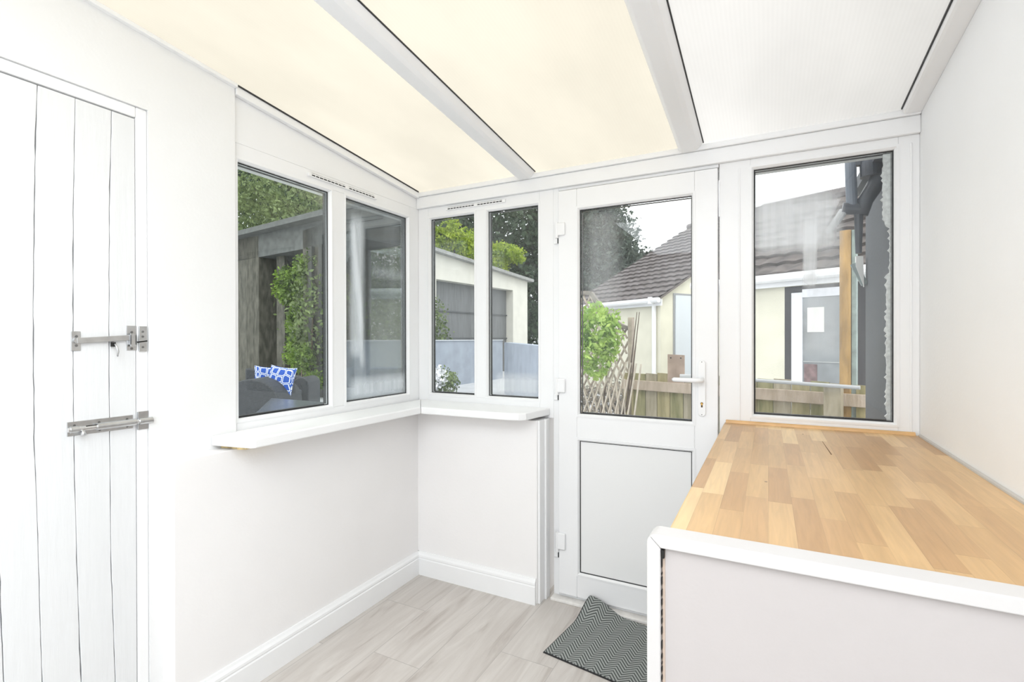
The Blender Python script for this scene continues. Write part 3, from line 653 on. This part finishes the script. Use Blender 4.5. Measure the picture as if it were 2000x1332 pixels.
q = Vector((0, 2.75, 0)); m.prism([vq(dl, 0)+i_*.9+q, vq(dl, 0)+i_*.9+q+Vector((.1, 1.0, 0)), vq(dl, dl.z)+i_*.9+q+Vector((.1, 1.0, 0)), vq(dl, dl.z)+i_*.9+q], (.02, 0, 0))
m.out('door_rail', mat('darker grey rail', (.09, .095, .10), .5), gdoor)
# weathered timber outbuilding far left
A, B = (-12.38, 8.84), (-9.2, 8.4)
sh = thing('outbuilding', (-10.8, 8.6, 0), 'weathered grey timber outbuilding with a dark ivy-filled opening, behind the sofa', 'shed')
M_ply = mat('weathered grey timber', (.15, .14, .115), .85, var=.4, scale=5, stretch=(2, 2, .7), bump=.4, bscale=20, col2=(.06, .058, .045))
M_fas = mat('grey fascia', (.13, .135, .13), .8, var=.2, scale=6)
bk = Vector((.15, 1.1, 0))
def panel(name, x0, x1, y0l, y1l, zb, mt, off=(0, 0, 0), ext=None, zfix=None):
    a, b = hit(x0, y0l, A, B), hit(x1, y1l, A, B); o = Vector(off)
    if zfix: zb = zfix
    return MB().prism([vq(a, zb)+o, vq(b, zb)+o, b+o, a+o], ext or bk).out(name, mt, sh, bevel=.01)
panel('side_wall', 440, 505, 470, 460, -.06, M_ply); panel('side_wall', 591, 650, 450, 430, -.06, M_ply)
a, b = hit(440, 475, A, B), hit(706, 432, A, B); lz = hit(545, 495, A, B).z
MB().prism([vq(a, lz), vq(b, lz), vq(b, 4.2), vq(a, 4.2)], bk).out('lintel', M_fas, sh)
MB().prism([vq(a, 4.15)+Vector((0, -.3, 0)), vq(b, 4.15)+Vector((0, -.3, 0)), vq(b, 4.28)+Vector((0, -.3, 0)), vq(a, 4.28)+Vector((0, -.3, 0))], (.2, 1.6, 0)).out('roof', M_fas, sh)
a, b = hit(500, 600, A, B), hit(600, 600, A, B)
MB().prism([vq(a, -.06)+bk, vq(b, -.06)+bk, vq(b, 4)+bk, vq(a, 4)+bk], (0, .1, 0)).out('back_wall', mat('dark timber', (.05, .048, .04), .9), sh)
MB().bar(vq(hit(532, 600, A, B), -.06)+Vector((0, .3, 0)), vq(hit(532, 600, A, B), lz)+Vector((0, .3, 0)), .32, .1, (0, 1, 0)).out('post', M_ply, sh)
for x in (612, 632): MB().bar(vq(hit(x, 600, A, B), -.06)+Vector((0, -.06, 0)), vq(hit(x, 600, A, B), lz)+Vector((0, -.06, 0)), .12, .08, (0, 1, 0)).out('batten', mat('dark grey batten', (.085, .085, .08), .85), sh)
# greenery
L_dark = leafmat('dark evergreen', (.10, .155, .085), (.03, .055, .03), 2.5)
L_mid = leafmat('mid green', (.38, .56, .09), (.03, .07, .015), 5)
L_lime = leafmat('lime green', (.52, .62, .06), (.20, .32, .03), 3)
L_fresh = leafmat('fresh green', (.55, .72, .18), (.22, .40, .08), 9)
L_olive = leafmat('olive hedge', (.30, .38, .15), (.08, .12, .045), 3)
L_grey = leafmat('grey green conifer', (.15, .19, .15), (.05, .075, .065), 2)
M_bark = mat('bark', (.12, .09, .065), .9, var=.3, scale=20)
def P3(px, py, depth):
    d = Mc @ Vector(((px-1000)/FPX, -(py-666)/FPX, -1)); return Vector((0, 0, 1.3))+d*depth
def plant(name, label, cat, base, blobs, lm, n, size, stem=.08, group=None, stems=1):
    t = thing(name, (base[0], base[1], -.06), label, cat, group)
    leaves('foliage', lm, t, blobs, n, size)
    c = max(blobs, key=lambda q: q[0][2])[0]
    m = MB(); rs = random.Random(len(label))
    for i in range(stems):
        ox, oy = (rs.uniform(-.4, .4), rs.uniform(-.2, .2)) if stems > 1 else (0, 0)
        m.tube([(base[0]+ox*.3, base[1]+oy*.3, -.06), ((base[0]*.6+c[0]*.4)+ox, (base[1]*.6+c[1]*.4)+oy, c[2]*.5), (c[0]+ox, c[1]+oy, c[2])], [stem, stem*.7, stem*.25], 8)
    m.out('trunk', M_bark, t); return t
def blob(px, py, dep, rx, rz, ry=None): c = P3(px, py, dep); return (tuple(c), (rx, ry or rx, rz))
plant('hedge', 'pale olive bank of shrubs above the timber outbuilding', 'hedge', (-14, 12), [blob(500, 430, 19, 2.2, 1.5), blob(560, 395, 19, 2.2, 1.3), blob(620, 430, 18, 2, 1.2), blob(440, 420, 18, 2, 1.8), blob(680, 440, 18, 1.6, 1.3)], L_olive, 9000, .16)
plant('conifer', 'dark green trees rising behind the pale shrubs, top of the left window', 'tree', (-17, 16), [blob(480, 330, 24, 4, 2.2), blob(600, 360, 24, 4, 2), blob(720, 410, 24, 4, 2.6), blob(760, 500, 24, 3.5, 3.5), blob(560, 440, 24, 4, 4)], L_dark, 14000, .32, .3)
plant('hedge', 'tall green hedge standing behind the blue-grey wall, in the hazy second pane', 'hedge', (-9.6, 10), [((-9.6, 8.9, 1.8), (.9, 1.1, 1.5)), ((-9.7, 10.3, 2.0), (.9, 1.1, 1.7)), ((-9.9, 11.8, 2.0), (.9, 1.1, 1.6)), ((-9.9, 13.0, 1.6), (.8, .8, 1.3)), ((-9.9, 10.6, 3.4), (.8, 1.6, 1.0))], L_olive, 12000, .12)
plant('ivy', 'bright green ivy climbing inside the dark opening of the outbuilding', 'climbing plant', (-10.4, 8.35), [blob(585, 640, 12.6, .32, .75), blob(560, 560, 12.7, .32, .5), blob(600, 600, 12.5, .3, .7), blob(600, 530, 12.4, .35, .45), blob(585, 690, 12.4, .35, .45)], L_mid, 9000, .08, .03)
plant('ivy', 'dull ivy over the grey posts, at the right of the outbuilding opening', 'climbing plant', (-9.6, 8.2), [blob(625, 640, 12.2, .22, .8), blob(628, 560, 12.2, .22, .6), blob(618, 510, 12.2, .3, .3), blob(635, 700, 12.2, .25, .4)], L_olive, 6000, .06, .03)
plant('shrub', 'leafy shrub between the cushions and the ivy-clad post', 'shrub', (-9.3, 7.7), [blob(590, 700, 11.6, .28, .35), blob(612, 745, 11.4, .25, .25)], leafmat('shrub leaf', (.26, .38, .06), (.08, .15, .03), 8), 1500, .07, .02)
plant('conifer', 'dark tree mass rising behind the lime-leaved tree and the garage', 'tree', (-13, 27), [blob(800, 540, 31, 4, 5), blob(900, 560, 31, 4, 5.6), blob(880, 450, 33, 3, 2.6), blob(990, 480, 31, 4, 4.2), blob(1060, 560, 31, 3.5, 5), blob(1030, 440, 32, 3.4, 3), blob(1050, 650, 27, 2.2, 1.6), blob(1060, 590, 28, 2.2, 2.4)], L_dark, 26000, .32, .3)
plant('conifer', 'tall grey-green conifer against the white sky, left in the door glass', 'tree', (-9, 30), [blob(1130, 540, 30, 3.0, 4.6), blob(1150, 460, 30, 2.3, 3), blob(1160, 420, 30, 1.5, 1.6), blob(1200, 500, 31, 1.7, 2.6), blob(1225, 540, 31, 1.6, 1.7), blob(1262, 515, 31, .7, .9), blob(1110, 400, 30, 2.2, 2.6)], L_grey, 34000, .26, .3)
plant('acer', 'lime-yellow leaved tree above the garage roof, in the left narrow pane', 'tree', (-12, 19), [blob(862, 462, 22, .9, .5), blob(880, 445, 22, .45, .45), blob(900, 470, 22, .8, .55), blob(925, 490, 22, .7, .6), blob(860, 490, 22, .7, .5)], L_lime, 3600, .15, .08)
plant('acer', 'smaller lime-yellow tree above the garage roof, in the right narrow pane', 'tree', (-10.8, 21), [blob(975, 492, 23, .6, .45), blob(995, 495, 23, .7, .35), blob(975, 520, 23, .5, .6), blob(1008, 505, 23, .45, .25)], L_lime, 2400, .14, .08)
# white flowering plant by the wall
fl = thing('flowering_plant', (-6.6, 8.5, -.06), 'plant with white blossom at the foot of the garden wall, low in the narrow pane', 'plant')
leaves('foliage', L_olive, fl, [blob(866, 745, 12, .36, .32)], 900, .08)
leaves('blossom', mat('white petals', (.9, .9, .92), .6), fl, [blob(853, 738, 11.8, .26, .26)], 380, .085, .9)
# rattan sofa with two cushions and a table
M_rat = mat('charcoal rattan', (.055, .058, .065), .55, var=.4, scale=70, bump=.8, bscale=120)
sf = thing('rattan_sofa', (-7.5, 5.8, -.06), 'charcoal rattan garden sofa with rounded arms, low in the left window', 'sofa')
dv = Vector((.80, .60, 0)); fr = Vector((.60, -.80, 0))           # along the sofa / towards the viewer
def sp3(px, py, dep): return P3(px, py, dep)
def arm(pxl, pxr, ytop, dep, fwd):
    c = P3((pxl+pxr)/2, ytop, dep); w = (pxr-pxl)/FPX*dep/2; pr = []
    side = (Mc @ Vector((1, 0, 0))); side.z = 0; side.normalize()
    for i in range(13):
        a = math.pi*(1-i/12)**1; pr.append(vq(c, c.z-w*.9)+side*w*math.cos(a)+Vector((0, 0, w*.9*math.sin(a))))
    pr += [vq(c, -.06)+side*w, vq(c, -.06)-side*w]
    f_ = Vector((-side.y, side.x, 0))
    return MB().prism(pr, f_*fwd).out('armrest', M_rat, sf, bevel=.02, seg=3)
side = (Mc @ Vector((1, 0, 0))); side.z = 0; side.normalize(); fw = Vector((-side.y, side.x, 0))
arm(430, 545, 741, 7.6, .85); arm(572, 602, 737, 8.7, .55)
a, b = P3(478, 719, 8.9), P3(585, 735, 9.2)
MB().prism([vq(a, -.06), vq(b, -.06), vq(b, .62), vq(a, a.z)], fw*.14).out('backrest', M_rat, sf, bevel=.03, seg=3)
a, b = P3(500, 775, 8.0), P3(580, 775, 8.6)
MB().prism([vq(a, .0), vq(b, .0), vq(b, .34), vq(a, .34)], fw*.8).out('seat', M_rat, sf, bevel=.02)
a, b = P3(500, 765, 8.05), P3(580, 765, 8.5)
MB().prism([vq(a, .341), vq(b, .341), vq(b, .43), vq(a, .43)], fw*.6).out('seat_cushion', mat('dark grey cloth', (.10, .105, .12), .9), sf, bevel=.03, seg=3)
def cushmat():
    m = bpy.data.materials.new('blue and white ring print'); m.use_nodes = True; n, l = m.node_tree.nodes, m.node_tree.links; b = n['Principled BSDF']; b.inputs['Roughness'].default_value = .85
    tcn = n.new('ShaderNodeTexCoord'); v = n.new('ShaderNodeTexVoronoi'); v.feature = 'DISTANCE_TO_EDGE'; v.inputs['Scale'].default_value = 8.5; v.inputs['Randomness'].default_value = .45; l.new(tcn.outputs['Object'], v.inputs[0])
    v2 = n.new('ShaderNodeTexVoronoi'); v2.inputs['Scale'].default_value = 8.5; v2.inputs['Randomness'].default_value = .45; l.new(tcn.outputs['Object'], v2.inputs[0])
    r = n.new('ShaderNodeValToRGB'); l.new(v.outputs['Distance'], r.inputs[0]); r.color_ramp.interpolation = 'CONSTANT'
    e = r.color_ramp; e.elements[0].color = (.04, .12, .48, 1); e.elements[1].position = .045; e.elements[1].color = (.85, .88, .92, 1); x = e.elements.new(.13); x.color = (.03, .10, .46, 1)
    l.new(r.outputs[0], b.inputs['Base Color']); return m
M_cush = cushmat()
def cushion(px, py, dep, w, yaw, tilt, label):
    c = P3(px, py, dep); N = 18; V = []; F = []
    for s in (1, -1):
        for i in range(N+1):
            for j in range(N+1):
                u, v = 2*i/N-1, 2*j/N-1; h = max(0, (1-u**4)*(1-v**4))**.5*.32; k = 1-.10*(1-u*u)*(v*v)-.0; k2 = 1-.10*(1-v*v)*(u*u)
                V.append((u*k2*w/2, s*h*w/2, v*k*w/2))
    n1 = N+1; T = n1*n1
    for i in range(N):
        for j in range(N): a = i*n1+j; F += [(a, a+1, a+n1+1, a+n1), (T+a, T+a+n1, T+a+n1+1, T+a+1)]
    o = obj('cushion', V, F, M_cush, smooth=True); o.location = c; o.rotation_euler = (tilt, .12, yaw)
    bm = bmesh.new(); bm.from_mesh(o.data); bmesh.ops.remove_doubles(bm, verts=bm.verts, dist=1e-5); bm.to_mesh(o.data); bm.free()
    tag(o, label, 'cushion', 'blue patterned cushions on the garden sofa')
cushion(549, 743, 8.1, .47, math.radians(20), math.radians(-12), 'blue and white ring patterned cushion, front one on the garden sofa')
cushion(522, 741, 8.45, .45, math.radians(75), math.radians(-8), 'blue and white cushion partly hidden behind the front cushion')
tb = thing('garden_table', (-6.2, 5.2, -.06), 'dark low garden table in front of the rattan sofa', 'table')
M_tb = mat('dark slate table top', (.10, .11, .13), .25, var=.1)
a, b, c_, d_ = P3(440, 800, 6.2), P3(560, 808, 6.6), P3(650, 789, 7.6), P3(545, 779, 7.6)
zt_ = .40
def onz2(px, py, z): d = Mc @ Vector(((px-1000)/FPX, -(py-666)/FPX, -1)); return Vector((0, 0, 1.3))+d*((z-1.3)/d.z)
cs = [onz2(470, 840, zt_), onz2(640, 815, zt_), onz2(640, 790, zt_), onz2(530, 781, zt_)]
MB().prism(cs, (0, 0, .03)).out('tabletop', M_tb, tb, bevel=.006)
ce = sum(cs, Vector())/4
for q in cs: 
    p = q+(ce-q)*.12; MB().box(p.x-.025, p.x+.025, p.y-.025, p.y+.025, -.06, zt_).out('leg', M_rat, tb)
# ---------------------------------------------------------------- neighbour's bungalow
hs = thing('bungalow', (0, 9.5, -.06), 'cream rendered bungalow with brown-grey tiled roofs beyond the fence', 'house')
M_tile = mat('brown tiles greyed for haze', (.16, .145, .145), .8, var=.45, scale=5, bump=.3, bscale=60, col2=(.075, .062, .058))  # haze over the first wing's roof is greyed into the tile colour
def tiles(name, O, e, g, rise, width, length, tw=.24, ch=.30, par=None, tm=None):
    "courses of overlapping rolled tiles; O eave corner, e along the eave, g up-slope (horizontal)"
    V = []; F = []; nc = int(length/ch); nt_ = int(width/tw)*6; up = (Vector((g.x, g.y, rise))).normalized(); nrm = e.cross(up); nrm = nrm if nrm.z > 0 else -nrm
    for c in range(nc):
        k = len(V)
        for i in range(nt_+1):
            u = width*i/nt_; w = .022*abs(math.sin(math.pi*u/tw))
            jag = .010*math.sin((i//6)*7.3+c*3.1)
            a = O+e*u+up*(c*ch-.04+jag); b = O+e*u+up*((c+1)*ch)
            V += [a+nrm*(.0), a+nrm*(.085+w), b+nrm*(.035+w)]
        for i in range(nt_): b = k+i*3; F += [(b, b+1, b+4, b+3), (b+1, b+2, b+5, b+4)]
    o = obj(name, V, F, tm or M_tile, par); return o
def building(Pc, e, g, width, depth, zw, rise, length, ol, orr, gable_mat=M_cream, tm=None):
    O = Vector((Pc[0], Pc[1], 0))
    m = MB().prism([O+Vector((0, 0, -.06)), O+e*width+Vector((0, 0, -.06)), O+e*width+Vector((0, 0, zw)), O+Vector((0, 0, zw))], g*depth)
    # gables
    for q in (O, O+e*(width-.12)): m.prism([q+Vector((0, 0, zw)), q+g*depth+Vector((0, 0, zw)), q+g*depth/2+Vector((0, 0, zw+rise*depth/2))], e*.12)
    m.out('wall_body', gable_mat, hs)
    o2 = O-e*ol-g*.12+Vector((0, 0, zw-.12*rise)); ww = width+ol+orr
    up = Vector((g.x, g.y, rise)); half = depth/2+.12
    m = MB().prism([o2, o2+e*ww, o2+e*ww+up*half, o2+up*half], (0, 0, .05)); m.prism([o2+up*half, o2+e*ww+up*half, o2+e*ww+up*half+Vector((g.x, g.y, -rise))*half, o2+up*half+Vector((g.x, g.y, -rise))*half], (0, 0, .05))
    m.out('roof_deck', mat('roof underside', (.12, .10, .09), .8), hs)
    tiles('roof_tiles', o2, e, g, rise, ww, half*math.hypot(1, rise), par=hs, tm=tm)
    # ridge
    r0 = o2+up*half+Vector((0, 0, .08)); MB().tube([r0, r0+e*ww], .10, 10).out('ridge_tiles', M_tile, hs)
    # gutter + fascia
    a = o2-g*.06+Vector((0, 0, -.02)); 
    MB().tube([a, a+e*ww], .06, 10).out('gutter', M_gutw, hs)
    MB().prism([o2+g*.02+Vector((0, 0, -.14)), o2+g*.02+e*ww+Vector((0, 0, -.14)), o2+g*.02+e*ww, o2+g*.02], g*.03).out('fascia', M_gutw, hs)
    return o2
M_gutw = mat('white gutter plastic', (.84, .85, .86), .4, var=.06, scale=3)
P1 = Vector((-2.166, 11.524, 0)); e1 = Vector((-.8426, .5385, 0)); e2 = Vector((.5385, .8426, 0))
ln = 3.15
building(P1+e1*ln, -e1, e2, ln, 9.5, 2.26, .56, 0, .1, .12)
d3 = Vector((.89937, -.43719, 0)); g3_ = Vector((.43719, .89937, 0)); Q3 = Vector((-.189, 8.109, 0))
building(Q3-d3*.86, d3, g3_, 4.4, 4.2, 2.24, .66, 0, .04, .3, tm=mat('dark brown tiles', (.115, .095, .085), .8, scale=6, bump=.3, bscale=60, col2=(.04, .033, .03)))
# downpipe on the corner, side door of the first wing
dp = P1+e1*.13-e2*.07
MB().tube([(dp.x-e2.x*.1, dp.y-e2.y*.1, 2.22), (dp.x, dp.y, 2.05), (dp.x, dp.y, -.06)], .05, 12).out('downpipe', M_gutw, hs)
MB().tube([(dp.x-e2.x*.1, dp.y-e2.y*.1, 2.10), (dp.x-e2.x*.1, dp.y-e2.y*.1, 2.25)], .07, 12).out('gutter_outlet', M_gutw, hs)
def onwall(O, e, g, u0, u1, z0, z1, t, out_): # box on a facade: u along e, t thick, standing out_ in front
    q = O+e*u0-g*out_; return MB().prism([vq(q, z0), vq(q+e*(u1-u0), z0), vq(q+e*(u1-u0), z1), vq(q, z1)], g*t)
onwall(P1, e2, e1, .40, 1.5, -.06, 2.36, .04, .02).out('door_surround', mat('grey surround', (.30, .31, .32), .6), hs)
onwall(P1, e2, e1, .45, 1.45, -.06, 2.31, .03, .045).out('side_door', mat('pale blue grey door', (.62, .67, .72), .5), hs)
# glazed opening of the second wing
z0_, z1_ = .35, 2.02
onwall(Q3, d3, g3_, .44, 1.42, z0_, z1_, .03, .004).out('opening', mat('dark reveal', (.05, .05, .055), .8), hs)
fr_ = MB()
for (a_, b_, c_, d_) in ((.54, .68, z0_, 1.93), (1.18, 1.30, z0_, 1.93), (.68, 1.18, 1.86, 1.97)):
    q = onwall(Q3, d3, g3_, a_, b_, c_, d_, .06, .03); fr_.add(q.v, q.f)
wf = fr_.out('patio_door_frame', mat('painted door frame', (.78, .80, .85), .5, var=.08, scale=20), hs)
onwall(Q3, d3, g3_, .68, 1.18, z0_, 1.86, .01, .012).out('patio_door_glass', mat('grey glazing', (.24, .26, .27), .12, var=.3, scale=2.5), wf)
onwall(Q3, d3, g3_, .74, .945, 1.39, 1.72, .01, .020).out('wall_cabinet', mat('white cabinet', (.80, .80, .76), .5), wf)
onwall(Q3, d3, g3_, .70, .86, .70, .96, .01, .020).out('stored_items', mat('dark pinkish box', (.20, .13, .13), .7, var=.4, scale=12), wf)
onwall(Q3, d3, g3_, .68, 1.17, .985, 1.0, .01, .022).out('shelf', mat('grey shelf', (.36, .38, .38), .6), wf)
# ---------------------------------------------------------------- fence
F1, F2 = Vector((-1.074, 4.507, 0)), Vector((.571, 3.991, 0)); fd = (F2-F1).normalized(); fn = Vector((-fd.y, fd.x, 0))
if fn.y < 0: fn = -fn
fe = thing('fence', (-.2, 4.2, -.06), 'low mossy board fence outside the door and side window', 'fence')
def fencewood(name, a, b): return mat(name, a, .9, col2=b, scale=7, stretch=(3, 3, .6), bump=.5, bscale=25)
M_bo = [fencewood('mossy board a', (.42, .36, .20), (.22, .20, .09)), fencewood('mossy board b', (.36, .33, .18), (.17, .17, .07)), fencewood('grey board', (.44, .39, .29), (.27, .24, .16))]
L = 2.75; x = 0; rf = random.Random(4); i = 0
FB = F1-fd*.12
while x < L:
    w = .105+.012*rf.random(); q = FB+fd*x; h = .985+.02*rf.random()-.0*x
    MB().prism([vq(q, -.06), vq(q+fd*w, -.06), vq(q+fd*w, h), vq(q, h+.004)], fn*.018).out('board', M_bo[i % 3], fe); x += w+.006; i += 1
M_rail = fencewood('pinkish weathered rail', (.52, .43, .35), (.38, .31, .23))
MB().prism([vq(FB, .845)-fn*.03, vq(FB+fd*L, .845)-fn*.03, vq(FB+fd*L, .93)-fn*.03, vq(FB, .93)-fn*.03], fn*.028).out('rail', M_rail, fe, bevel=.003)
MB().prism([vq(FB, .2)-fn*.03, vq(FB+fd*L, .2)-fn*.03, vq(FB+fd*L, .29)-fn*.03, vq(FB, .29)-fn*.03], fn*.028).out('rail', M_rail, fe, bevel=.003)
q = F1+fd*1.51; MB().prism([vq(q, -.06)-fn*.12, vq(q+fd*.10, -.06)-fn*.12, vq(q+fd*.10, .985)-fn*.12, vq(q, .985)-fn*.12], fn*.085).out('post', M_bo[2], fe, bevel=.004)
q0 = F1+fd*.95-fn*.14; MB().tube([vq(q0, 1.00), vq(F1+fd*1.72-fn*.14, .985)], .013, 10).out('pipe_rail', mat('grey pipe', (.45, .46, .47), .5), fe)
po = thing('timber_post', (.46, 4.02, -.06), 'tall brown timber post rising above the fence outside the side window', 'post')
a = hit(1641, 452, F1, F2); b = hit(1662, 452, F1, F2)
MB().prism([vq(a, .97)-fn*.02, vq(b, .97)-fn*.02, vq(b, a.z)-fn*.02, vq(a, a.z)-fn*.02], fn*.015+Vector((0, 0, 0))).out('post_face', fencewood('amber timber', (.52, .33, .13), (.30, .19, .08)), po)
MB().prism([vq(a, -.06)-fn*.005, vq(b, -.06)-fn*.005, vq(b, a.z)-fn*.005, vq(a, a.z)-fn*.005], fn*.085).out('post_core', MATS['amber timber'], po)
MB().prism([vq(b, -.06)+fd*.004, vq(b, -.06)+fd*.03, vq(b, a.z)+fd*.03, vq(b, a.z)+fd*.004], fn*.05).out('side_batten', mat('green grey batten', (.27, .33, .31), .8, var=.2), po)
bd = thing('loose_board', (-.68, 4.38, .9), 'square brown board propped on top of the fence', 'board')
a, b = F1+fd*.33-fn*.004, F1+fd*.475-fn*.004
MB().prism([vq(a, .93), vq(b, .93), vq(b, 1.165), vq(a, 1.17)], -fn*.018).out('board_face', mat('brown ply', (.36, .27, .21), .9, var=.2, scale=9), bd)
for t in (.03, .12): MB().tube([vq(a+fd*t-fn*.018, 1.14), vq(a+fd*t-fn*.022, 1.14)], .006, 8).out('screw', M_dark, bd)
# lattice trellis with a curved top, its post
M_tr = mat('weathered trellis', (.36, .31, .25), .9, var=.25, scale=15)
tr = thing('trellis', (-1.35, 4.6, -.06), 'weathered diamond lattice trellis with a concave top, behind the green bush', 'trellis')
MB().prism([vq(F1-fd*.075, -.06), vq(F1-fd*.03, -.06), vq(F1-fd*.03, 1.50), vq(F1-fd*.075, 1.50)], fn*.045).out('post', M_tr, tr, bevel=.004)
T0 = F1-fd*.08
def ttop(u): return 1.40+.36*(min(1, u/.42))**1.5        # height of the curved rail u metres left of the post
m = MB(); Lt = .62
for sgn, off in ((1, 0), (-1, .014)):
    for k in range(-16, 22):
        # strip from (u,z) along 60 degree direction clipped to panel
        u0 = k*.085; pts = []
        for s in np.linspace(0, 1.9, 60):
            uu = u0+sgn*s*.5; zz = .55+s*.87
            if 0 <= uu <= Lt and zz <= ttop(uu): pts.append((uu, zz))
        if len(pts) > 2:
            a, b = pts[0], pts[-1]; m.bar(vq(T0-fd*a[0], a[1])+fn*(.015+off), vq(T0-fd*b[0], b[1])+fn*(.015+off), .012, .018, fn)
m.out('lattice', M_tr, tr)
m = MB(); pr = None
for i in range(13):
    u = Lt*i/12; p = vq(T0-fd*u, ttop(u))+fn*.02
    if pr is not None: m.bar(pr, p, .034, .036)
    pr = p
m.out('curved_top_rail', mat('dark trellis rail', (.20, .18, .15), .9, var=.3, scale=15), tr)
# expanding willow trellis
ex = thing('trellis', (-1.25, 4.1, -.06), 'pale expanding stick trellis leaning low in front of the lattice', 'trellis')
M_st = mat('pale sticks', (.60, .54, .45), .85, var=.15, scale=15)
m = MB(); EA, EB = F1-fn*.30-fd*.62, F1-fn*.30+fd*.0
def ep(px, py): return hit(px, py, EA, EB)
for i in range(9):
    a = ep(1128+i*13.5, 835); b = ep(1176+i*9.5, 706+3*abs(i-4)*.4); dd = (b-a); m.bar(a, b, .009, .014, fn)
for i in range(8):
    a = ep(1220-i*12, 835)+fn*.012; b = ep(1240-i*14-22-i*2, 740+i*4)+fn*.012; m.bar(a, b, .008, .012, fn)
m.out('sticks', M_st, ex)
for i, p in enumerate(((1147, 790), (1160, 797), (1150, 812))): 
    pass
plant('shrub', 'fresh green leafy bush growing through the trellis outside the door', 'shrub', (-1.5, 4.3), [blob(1160, 645, 4.3, .19, .17), blob(1145, 690, 4.25, .17, .13), blob(1180, 668, 4.3, .15, .13), blob(1196, 640, 4.3, .10, .16), blob(1165, 720, 4.3, .12, .10), blob(1165, 612, 4.3, .11, .10), blob(1190, 690, 4.3, .08, .08), blob(1122, 640, 4.3, .16, .20)], L_fresh, 1900, .05, .012, stems=5)
plant('shrub', 'dry pinkish stems and flowers low behind the stick trellis', 'shrub', (-1.3, 4.5), [blob(1165, 780, 4.95, .26, .14), blob(1205, 770, 4.95, .14, .16), blob(1200, 810, 4.9, .18, .1)], leafmat('dry foliage', (.38, .36, .30), (.18, .16, .14), 18), 1300, .035, .006, stems=8)
# ---------------------------------------------------------------- outer house wall with pipes, right of the side window
ow = thing('rendered_wall', (.6, 3.0, -.06), 'dark grey rendered house wall outside, at the right of the side window', 'wall')
M_ow = mat('dark grey render', (.125, .135, .15), .7, var=.12, scale=2, bump=.2, bscale=60)
MB().box(.452, .70, 2.47, 3.15, .62, 2.06).out('wall_body', M_ow, ow)
MB().box(.440, .70, 2.47, 3.16, -.06, .62).out('plinth', mat('brown plinth', (.16, .13, .09), .9, var=.3, scale=12), ow)
MB().prism([(.40, 2.5, 2.06), (.72, 2.5, 2.06), (.72, 2.5, 2.12), (.40, 2.5, 2.12)], (0, .7, 0)).out('eaves_board', M_ow, ow)
dpv = thing('downpipe', (.36, 3.0, 1.9), 'dark grey rainwater pipe with swan-neck bends outside, top of the side window', 'pipe')
M_dp = mat('dark grey pipe', (.085, .095, .115), .4, var=.3, scale=8)
def q3(px, py, y=2.66): return ony(px, py, y)
MB().tube([q3(1745, 318), q3(1715, 352), q3(1690, 392), q3(1682, 420)], [.036, .034, .030, .026], 16).out('swan_neck', M_dp, dpv, smooth=True)
MB().tube([q3(1700, 300), q3(1702, 345)], .042, 18).out('hopper', M_dp, dpv)
MB().tube([q3(1661, 312), q3(1662, 350), q3(1664, 402)], .022, 14).out('short_pipe', mat('blue grey pipe', (.22, .25, .30), .35), dpv)
MB().tube([q3(1645, 407), q3(1690, 409)], .026, 14).out('collar', M_dp, dpv)
MB().tube([q3(1677, 410), q3(1677, 495)], [.018, .012], 12).out('lower_pipe', M_dp, dpv)
MB().tube([q3(1648, 412), q3(1617, 455)], [.018, .014], 12).out('spout', mat('off white spout', (.62, .63, .64), .5), dpv)
MB().bar(q3(1655, 315), q3(1735, 308), .03, .05).out('gutter_end', M_dp, dpv)
br = thing('white_bracket', (.35, 3.1, 1.6), 'white painted bracket fixed beside the dark rendered wall outside', 'bracket')
a = [q3(1672, 500, 3.1), q3(1686, 500, 3.1), q3(1688, 560, 3.1), q3(1672, 520, 3.1)]
MB().prism(a, (0, .03, 0)).out('bracket_plate', M_gut, br)
MB().bar(q3(1667, 515, 3.12), q3(1689, 556, 3.12), .02, .03).out('bracket_arm', mat('grey arm', (.30, .36, .36), .6), br)
